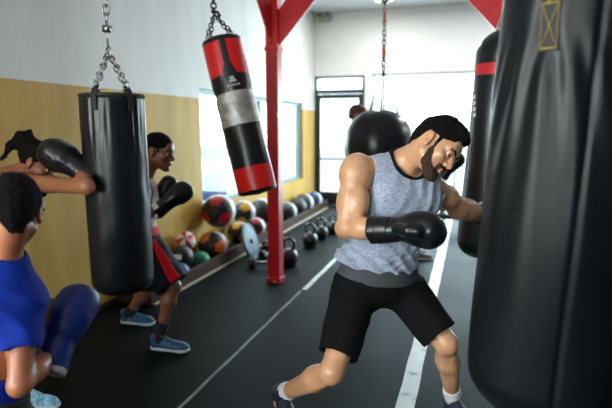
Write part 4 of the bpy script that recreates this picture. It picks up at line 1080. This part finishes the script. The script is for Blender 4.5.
        sk = S(); sk.cone(an+(kn-an)*.12, an, .047, .046, .01).cone(an, heel+V3(0, 0, .06)+(toe-heel)*.2, .046, .036, .02)
        sk.cut(an+(kn-an)*.10, kn-an, .003); sk.fn(lambda P, D: D+.0012*np.sin((P@np.array([0, 0, 1.]))*500)); soft('sock', sk, .004, M_SOCK, base)
        shoe(base, heel, toe, mat('navy_mesh', (.012, .02, .045), .6), mat('sole_dark', (.03, .035, .045), .6), mat('laces_black', (.012, .012, .012), .7), lb, .005, 1.05, upz=uz)
    fwd = wrR-elR; fwd /= np.linalg.norm(fwd)
    glove(base, wrR+fwd*.078, fwd+V3(0, 0, .06), cam_dir(-.15, .75, .65), M_GLOVE, 1.16, 1, M_GLOVE, 'black glove held in front of the waist', .0045, .135)
    f2 = V3(.25, .97, -.05)
    glove(base, wrL+f2*.05, f2, (-.4, 0, 1), M_GLOVE, 1.0, -1, M_GLOVE, 'black glove at the end of the outstretched arm', .005, .115)
def _conedist(P, a, b, ra, rb):
    v = P-a; ab = b-a; t = np.clip(v@ab/(ab@ab), -.3, 1.2); return np.abs(np.linalg.norm(v-t[:, None]*ab, axis=1)-(ra+(rb-ra)*t))
boxer()
# ---------------- a general figure: joints are world points
def figure(label, base_xy, j, hfr, skinm, vx=.010, slim=1.0, hair=None, group=None, ears=True, fine=False):
    """j: pel, nk, shR, shL, elR, elL, wrR, wrL, hpR, hpL, knR, knL, anR, anL"""
    base = empty('person', (base_xy[0], base_xy[1], 0), label, 'person', group)
    tf = Fr((j['pel']+j['nk'])/2, np.cross(j['nk']-j['pel'], j['shR']-j['shL']), j['nk']-j['pel'])
    f0 = hfr.M[:, 1]
    if tf.M[:, 1]@f0 < 0: tf = Fr(tf.o, -tf.M[:, 1], tf.M[:, 2])
    LT = np.linalg.norm(j['nk']-j['pel'])/2; k = slim; tor = S()
    tor.ell((0, 0, -LT+.02), (.155*k, .11*k, .115*k), tf, .05); tor.ell((0, 0, -LT*.4), (.128*k, .095*k, .15*k), tf, .06); tor.ell((0, 0, LT*.42), (.160*k, .11*k, .165*k), tf, .06)
    up = S(); up.cone(j['nk'], j['shR'], .05*k, .055*k, .05).cone(j['nk'], j['shL'], .05*k, .055*k, .05)
    ar = S()
    for q in 'RL':
        a, b, c = j['sh'+q], j['el'+q], j['wr'+q]
        ar.ell((0, 0, 0), (.064*k, .062*k, .075*k), Fr(a, tf.M[:, 1], a-b), .02)
        ar.cone(a, b, .056*k, .043*k, .03); m_ = (a+b)/2; ar.ell((0, 0, 0), (.050*k, .052*k, .08*k), Fr(m_, tf.M[:, 1]+V3(.01, .02, 0), a-b), .02)
        ar.cone(b, b+(c-b)*.4, .042*k, .044*k, .02).cone(b+(c-b)*.4, c, .044*k, .030*k, .02)
    lg = S()
    for q in 'RL':
        a, b, c = j['hp'+q], j['kn'+q], j['an'+q]; fw = kneef(a, b, c, j.get('f'+q, tf.M[:, 1]))
        lg.cone(a, b, .086*k, .053*k, .04).cone(b, b+(c-b)*.35, .050*k, .050*k, .03).cone(b+(c-b)*.35, c, .048*k, .033*k, .03)
        lg.ell((0, 0, 0), (.045*k, .045*k, .10*k), Fr(b+(c-b)*.3-fw*.016, fw, b-c), .02); lg.ell((0, 0, 0), (.026, .02, .03), Fr(b+fw*.036*k, fw, b-c), .02)
        lg.cone(c, c+V3(0, 0, -.04), .034*k, .034*k, .02)
    nc = S(); nc.cone(j['nk'], hfr.w((0, -.03, -.045)), .054*k, .052*k, .03)
    body = S(); body.p = tor.p+up.p+ar.p+lg.p+nc.p; add_head(body, hfr, ears=ears)
    kf = lambda P: .145-np.linalg.norm(P-hfr.w((0, 0, -.01)), axis=1)
    soft('body', body, vx, skinm, base, fine=(kf, .0032, hfr.o-.18, hfr.o+.18) if fine else (kf, .005, hfr.o-.18, hfr.o+.18))
    return base, tf, LT, tor, up, ar, lg, nc
def shorts_for(base, tf, j, m, k=1.0, frac=.2, r0=.10, r1=.09, top=.05, vx=.008, name='shorts', stripe=None):
    sh = S(); pf = Fr(j['pel'], tf.M[:, 1], tf.M[:, 2]); sh.ell((0, 0, .015), (.175*k, .13*k, .13), pf, .04)
    ks = {}
    for q in 'RL':
        kk = j['kn'+q]+(j['hp'+q]-j['kn'+q])*frac; ks[q] = kk; sh.cone(j['hp'+q], kk, r0*k, r1*k, .04)
    def hem(P, D):
        a = [(P-ks[q])@((j['kn'+q]-j['hp'+q])/np.linalg.norm(j['kn'+q]-j['hp'+q])) for q in 'RL']
        n_ = [np.linalg.norm(P-ks[q], axis=1) for q in 'RL']
        return np.where(n_[0] < n_[1], np.maximum(D, a[0]), np.maximum(D, a[1]))-.003*wv(P, 40)
    sh.fn(hem); sh.cut(j['pel']+tf.M[:, 2]*top, tf.M[:, 2], .004)
    o = soft(name, sh, vx, m, base)
    return o, sh, pf, ks
def shirt_for(base, tf, tor, up, m, j, LT, k=1.0, sleeve=0.0, low=-.0, name='shirt', vx=.008, neck=None, off=.012, straps=False):
    t = S(); t.p = tor.infl(off).p+up.infl(off*.8).p
    if sleeve:
        for q in 'RL': t.cone(j['sh'+q], j['sh'+q]+(j['el'+q]-j['sh'+q])*sleeve, .068*k, .066*k, .03)
        for q in 'RL':
            e_ = j['sh'+q]+(j['el'+q]-j['sh'+q])*sleeve; d = (j['el'+q]-j['sh'+q])/np.linalg.norm(j['el'+q]-j['sh'+q])
            t.fn(lambda P, D, e_=e_, d=d: np.where(np.linalg.norm(P-e_, axis=1) < .11, np.maximum(D, (P-e_)@d), D))
    else:
        for q in 'RL': t.cone(j['sh'+q]+(j['sh'+q]-j['nk'])*.05, j['el'+q], .078*k, .075*k, .004, 's')
    t.cut(j['pel']+tf.M[:, 2]*low, -tf.M[:, 2], .004)
    if neck is not None: t.cone(neck[0], neck[1], neck[2], neck[3], .004, 's')
    t.fn(lambda P, D: D-.010*(1-np.sqrt(np.sin(P[:, 2]*30+P[:, 0]*24+P[:, 1]*10+2.6*wv(P, 9, .7))**2+.03))+.004+.002*wv(P, 35))
    return soft(name, t, vx, m, base)
M_HAIRB = mat('dark_brown_hair', (.008, .006, .005), .7, spec=.15, bump=(150, 1.0, .01))

# ---------------- man in red-striped shorts behind the black bag
def man_left():
    j = dict(pel=W(139, 238, 3.72), nk=W(143, 183, 3.68), shR=W(141, 190, 3.58), shL=W(150, 190, 3.83), elR=W(143, 214, 3.45), elL=W(158, 213, 3.92),
             wrR=W(158, 207, 3.48), wrL=W(163, 194, 3.84), hpR=W(142, 243, 3.62), hpL=W(143, 243, 3.80), knR=W(173, 286, 3.58), knL=W(150, 284, 3.95), anR=W(161, 329, 3.60), anL=W(130, 312, 4.10))
    j['fR'] = cam_dir(.9, -.05, -.3); j['fL'] = cam_dir(.9, -.1, -.1)
    h = Fr(W(158.5, 152.5, 3.66), cam_dir(.97, -.20, -.12), cam_dir(.15, 1, -.05), 1.07)
    base, tf, LT, tor, up, ar, lg, nc = figure('man in black shorts with red side stripes, sparring behind the left bag', j['pel'], j, h, SK_B, .010)
    soft('hair', hair_s(h, .003, 120, .010, .050, -.05, .008), .005, M_HAIR, base)
    face_bits(h, base)
    shirt_for(base, tf, tor, up, mat('white_shirt', (.55, .50, .50), .8), j, LT, low=.06, name='tank_top', neck=(j['nk'], h.w((0, -.02, -.06)), .062, .07))
    o, sh, pf, ks = shorts_for(base, tf, j, mat('black_satin', (.006, .007, .011), .7, spec=.15), 1.12, .02, .12, .112, .045)
    # red waistband and side stripes
    wb = S(); wb.ell((0, 0, .015), (.198, .148, .16), pf, .02); wb.cut(j['pel']+tf.M[:, 2]*.10, tf.M[:, 2], .003).cut(j['pel']+tf.M[:, 2]*.03, -tf.M[:, 2], .003)
    M_RS = mat('red_satin', (.62, .008, .014), .6, spec=.12); soft('waistband', wb, .008, M_RS, base)
    s2 = S(); s2.p = [(q[0], q[1], q[2], q[3]+.005, q[4]+.005, q[5], q[6]) if q[0] == 'c' else ((q[0], q[1], q[2]+.005, q[3], q[4], q[5]) if q[0] == 'e' else q) for q in sh.p]
    a0 = W(152, 228, 3.50); a1 = W(177, 280, 3.44); s2 = inter(s2, lambda P: _conedist(P, a0, a1, 0, 0)-.062)
    s2.fn(lambda P, D: np.maximum(D, (P-j['pel'])@FW+.0)); q = soft('side_stripe', s2, .006, M_RS, o)
    bl = mat('blue_mesh', (.010, .085, .19), .5); sl = mat('sole_pale', (.45, .58, .60), .5)
    for an, kn, heel, toe, lb in ((j['anR'], j['knR'], None, None, 'blue running shoe, front foot'), (j['anL'], j['knL'], None, None, 'blue running shoe, rear foot')):
        heel = V3(an[0]-.06, an[1]+.01, .0)-RT*.03; toe = heel+RT*.29-FW*V3(1, 1, 0)*.05
        sk = S(); sk.cone(an+(kn-an)*.20, an, .045, .042, .01).cone(an, heel+V3(0, 0, .05)+(toe-heel)*.2, .042, .038, .02); sk.cut(an+(kn-an)*.17, kn-an, .003); soft('sock', sk, .007, M_SOCKBLK, base)
        shoe(base, heel, toe, bl, sl, mat('laces_teal', (.08, .22, .28), .6), lb, .007, 1.05)
    wp = mat('white_patch', (.75, .74, .70), .5)
    glove(base, W(167, 203, 3.50), cam_dir(.75, .62, .1), cam_dir(-.3, .55, -.8), M_GLOVE, 1.12, -1, M_GLOVE, None, .007, .10, (1.35, wp))
    glove(base, W(160, 196, 3.78), cam_dir(.45, .75, .1), cam_dir(-.5, .3, -.8), M_GLOVE, .95, -1, M_GLOVE, None, .008, .10)
man_left()

# ---------------- ponytailed woman
def woman():
    j = dict(pel=W(-6, 272, 3.02), nk=W(8, 176, 2.93), shR=W(18, 182, 2.80), shL=W(2, 184, 3.12), elR=W(87, 187, 2.50), elL=W(48, 226, 3.24), wrR=W(80, 172, 2.64), wrL=W(40, 196, 3.2),
             hpR=W(-6, 286, 2.96), hpL=W(-4, 284, 3.12), knR=W(14, 345, 2.86), knL=W(-30, 335, 3.20), anR=W(26, 391, 2.93), anL=W(-45, 360, 3.4))
    j['elL'] = W(26, 226, 3.2); j['wrL'] = W(34, 200, 3.1)
    j['anL'] = V3(-2.78, 2.22, .10); j['knL'] = V3(-2.66, 2.35, .50)
    h = Fr(W(36, 163, 2.90), cam_dir(.83, -.50, .20), cam_dir(.5, .85, 0), .98)
    base, tf, LT, tor, up, ar, lg, nc = figure('woman with a dark ponytail and black tank top, raising a black glove', j['pel'], j, h, SK_C, .009, .88)
    def ex(s):
        s.ell((0, -.115, .07), (.045, .050, .055), h, .02); s.lcone(h, (0, -.13, .09), (0, -.16, .03), .045, .025, .02); s.lcone(h, (0, -.10, .10), (0, -.12, .155), .040, .006, .02); s.lcone(h, (0, -.12, .08), (0, -.17, .10), .03, .004, .02)
        s.lcone(h, (0, -.16, .03), (0, -.17, -.08), .025, .008, .02)
    def cutless(): return None
    hs = S(); hs.ell((0, -.014, .044), (.083, .104, .090), h, .02)
    hs.fn(lambda P, D: np.maximum(D, (np.where(h.loc(P)[:, 1] > 0, .012+.5*np.clip(h.loc(P)[:, 1], 0, .1), -.04)-h.loc(P)[:, 2])*.8)); ex(hs)
    hs.fn(lambda P, D: D+.005*wv(P, 60)+.004*wv(P, 190, 1)); soft('hair', hs, .005, M_HAIRB, base)
    face_bits(h, base)
    shirt_for(base, tf, tor, up, mat('black_tank', (.010, .010, .013), .7), j, LT, .88, low=-.05, name='tank_top', neck=(j['nk']+V3(0, 0, .02), h.w((0, -.02, -.06)), .075, .08))
    shorts_for(base, tf, j, mat('black_leggings', (.008, .008, .010), .7), .92, .0, .092, .066, .045, name='leggings')
    lw = mat('light_blue_knit', (.22, .50, .66), .6, noise=(40, .5)); ws = mat('sole_white', (.6, .68, .72), .5)
    for an, kn in ((j['anR'], j['knR']), (j['anL'], j['knL'])):
        heel = V3(an[0], an[1], .0)-RT*.05; toe = heel+RT*.27-V3(FW[0], FW[1], 0)*.06
        shoe(base, heel, toe, lw, ws, mat('laces_white', (.7, .78, .82), .6), 'light blue and white training shoe', .006, .95)
    glove(base, W(79, 169, 2.65), cam_dir(-.80, .55, .05), cam_dir(.5, .7, -.5), M_GLOVE, 1.30, 1, M_GLOVE, None, .006, .085)
    glove(base, W(34, 198, 3.10), cam_dir(-.2, .9, .1), cam_dir(.2, .2, -.9), M_GLOVE, .95, 1, M_GLOVE, None, .009, .10)
woman()

# ---------------- boy in the blue shirt, back to us
def boy():
    j = dict(pel=W(-22, 398, 1.74), nk=W(4, 262, 1.72), shR=W(22, 298, 1.74), shL=W(-62, 292, 1.72), elR=W(20, 385, 1.66), elL=W(-40, 385, 1.98), wrR=W(56, 350, 1.85), wrL=W(30, 352, 2.06),
             hpR=W(-5, 410, 1.76), hpL=W(-45, 410, 1.76))
    px_, py_ = j['pel'][0], j['pel'][1]
    j['knR'] = V3(px_+.10, py_+.12, .42); j['knL'] = V3(px_-.12, py_+.10, .42); j['anR'] = V3(px_+.13, py_-.04, .09); j['anL'] = V3(px_-.15, py_+.02, .09)
    h = Fr(W(14, 213, 1.70), cam_dir(-.62, -.12, .9), cam_dir(.0, 1, .05), .97)
    base, tf, LT, tor, up, ar, lg, nc = figure('boy with short black hair and royal blue t-shirt, seen from behind', j['pel'], j, h, SK_D, .007, .86, fine=True)
    soft('hair', hair_s(h, .003, 150, .013, .050, -.078, .010), .004, M_HAIRSHORT, base)
    face_bits(h, base)
    def ex(): pass
    shirt_for(base, tf, tor, up, mat('royal_blue_jersey', (.001, .022, .26), .8, spec=.2), j, LT, 1.02, sleeve=.60, low=-.06, name='t_shirt', vx=.006, neck=(j['nk']+V3(0, 0, .02), h.w((0, -.02, -.06)), .060, .070), off=.016)
    shorts_for(base, tf, j, mat('dark_shorts', (.012, .012, .016), .8), .95, .15, .095, .09, .03)
    for an, kn in ((j['anR'], j['knR']), (j['anL'], j['knL'])):
        heel = V3(an[0], an[1]-.04, 0); shoe(base, heel, heel+V3(.05, .24, 0), mat('grey_mesh', (.1, .1, .11), .6), mat('sole_white', (.6, .68, .72), .5), mat('laces_white', (.7, .78, .82), .6), None, .009, .9)
    gw = mat('grey_webbing', (.34, .36, .37), .6)
    glove(base, W(59, 342, 1.87), cam_dir(.16, .80, .52), cam_dir(.25, .25, -.9), M_GLOVEBLUE, 1.26, -1, gw, 'royal blue glove with a grey wrist strap', .005, .085)
    glove(base, W(40, 345, 2.12), cam_dir(.25, .85, .3), cam_dir(.3, .2, -.9), M_GLOVEBLUE, 1.08, 1, gw, 'second royal blue glove, held behind the first'  , .007, .10)
boy()

# ---------------- people in the background
def bystander(x, d, label, skinm, shirtc, hx, hy, arm=None, bald=True):
    top = W(hx, hy, d); P0 = V3(W(x, hy, d)[0], W(x, hy, d)[1], 0); s_ = (top[2]+.12)/1.78
    g = lambda r, f, z: P0+RT*r*s_+V3(FW[0], FW[1], 0)*f*s_+V3(0, 0, z*s_)
    j = dict(pel=g(0, 0, .96), nk=g(0, 0, 1.50), shR=g(-.02, -.17, 1.44), shL=g(-.02, .17, 1.44), elR=g(.02, -.22, 1.15), elL=g(.02, .22, 1.15), wrR=g(.16, -.15, 1.25), wrL=g(.16, .12, 1.25),
             hpR=g(0, -.09, .92), hpL=g(0, .09, .92), knR=g(.03, -.11, .50), knL=g(0, .12, .50), anR=g(0, -.12, .09), anL=g(-.03, .13, .09))
    if arm is not None: j['elR'], j['wrR'] = arm
    h = Fr(top, RT*.9+V3(0, 0, -.05)-FW*.2, (0, 0, 1), 1.0)
    base, tf, LT, tor, up, ar, lg, nc = figure(label, P0, j, h, skinm, .014, .95)
    shirt_for(base, tf, tor, up, mat('shirt_%.2f' % shirtc[0], shirtc, .8), j, LT, .95, sleeve=.5, low=-.02, name='t_shirt', vx=.013, neck=(j['nk']+V3(0, 0, .02), h.w((0, -.02, -.06)), .06, .07))
    shorts_for(base, tf, j, mat('dark_trousers', (.014, .014, .018), .8), .95, -.75, .095, .07, .03, .013, 'trousers')
    soft('hair', hair_s(h, .002, 110, .004 if bald else .010, .045, -.04, .01), .008, M_HAIR if not bald else mat('shaved_hair', (.06, .025, .018), .6), base)
    for an, kn in ((j['anR'], j['knR']), (j['anL'], j['knL'])):
        heel = V3(an[0], an[1], 0)-RT*.06; shoe(base, heel, heel+RT*.27, mat('grey_mesh', (.1, .1, .11), .6), mat('sole_white', (.6, .68, .72), .5), None, None, .013, 1.0)
    return base, j
bystander(368, 5.6, 'person with a shaved head behind the round teardrop bag, near the street door', skin('skin_reddish', (.30, .075, .035), .5, .1), (.03, .035, .04), 358.5, 116, bald=True)
eb = W(438, 176, 5.7); wr_ = W(447, 168, 5.55)
b2_, j2_ = bystander(418, 6.0, 'person behind the boxer, one black glove showing just past his nose and beard', SK_C, (.02, .02, .024), 430, 136, (eb, wr_), False)
glove(b2_, W(448, 170, 5.5), cam_dir(.55, .75, -.3), cam_dir(-.6, .4, -.6), M_GLOVE, 1.25, -1, M_GLOVE, 'black glove raised beside the boxer’s face'.replace('’', "'"), .009, .10)
# ------------------------------------------------------------------ light
w = bpy.data.worlds.new('sky'); SC.world = w; w.use_nodes = True
bg = w.node_tree.nodes['Background']; bg.inputs[0].default_value = (.80, .94, 1.0, 1); bg.inputs[1].default_value = 5.0
def area(name, loc, rot, sx, sy, e, col=(1, 1, 1)):
    l = bpy.data.lights.new(name, 'AREA'); l.shape = 'RECTANGLE'; l.size = sx; l.size_y = sy; l.energy = e; l.color = col
    o = bpy.data.objects.new(name, l); COL.objects.link(o); o.location = loc; o.rotation_euler = rot; return o
for (x, y) in ADDED_LAMPS:
    if y > 4: area('fill_lamp', (x, y, ZC-.10), (0, 0, 0), .28, 1.2, 52, (1, .97, .92))  # added fill from the ceiling to lift the far wall
area('daylight_far', ((fx0+fx1)/2, YF+.25, 1.4), (math.radians(-90), 0, 0), fx1-fx0, 2.5, 400, (.70, .90, 1))
area('daylight_back', (-1.0, YB-.3, 2.1), (math.radians(90), 0, 0), 1.9, 1.7, 120, (1, .985, .95))
area('daylight_left', (XL-.3, -1.9, 2.1), (0, math.radians(-90), 0), 2.1, 2.9, 360, (1, .985, .95))
vs = SC.view_settings; vs.view_transform = 'Standard'; vs.look = 'None'; vs.exposure = 0.2; vs.gamma = 1.0; vs.use_curve_mapping = False
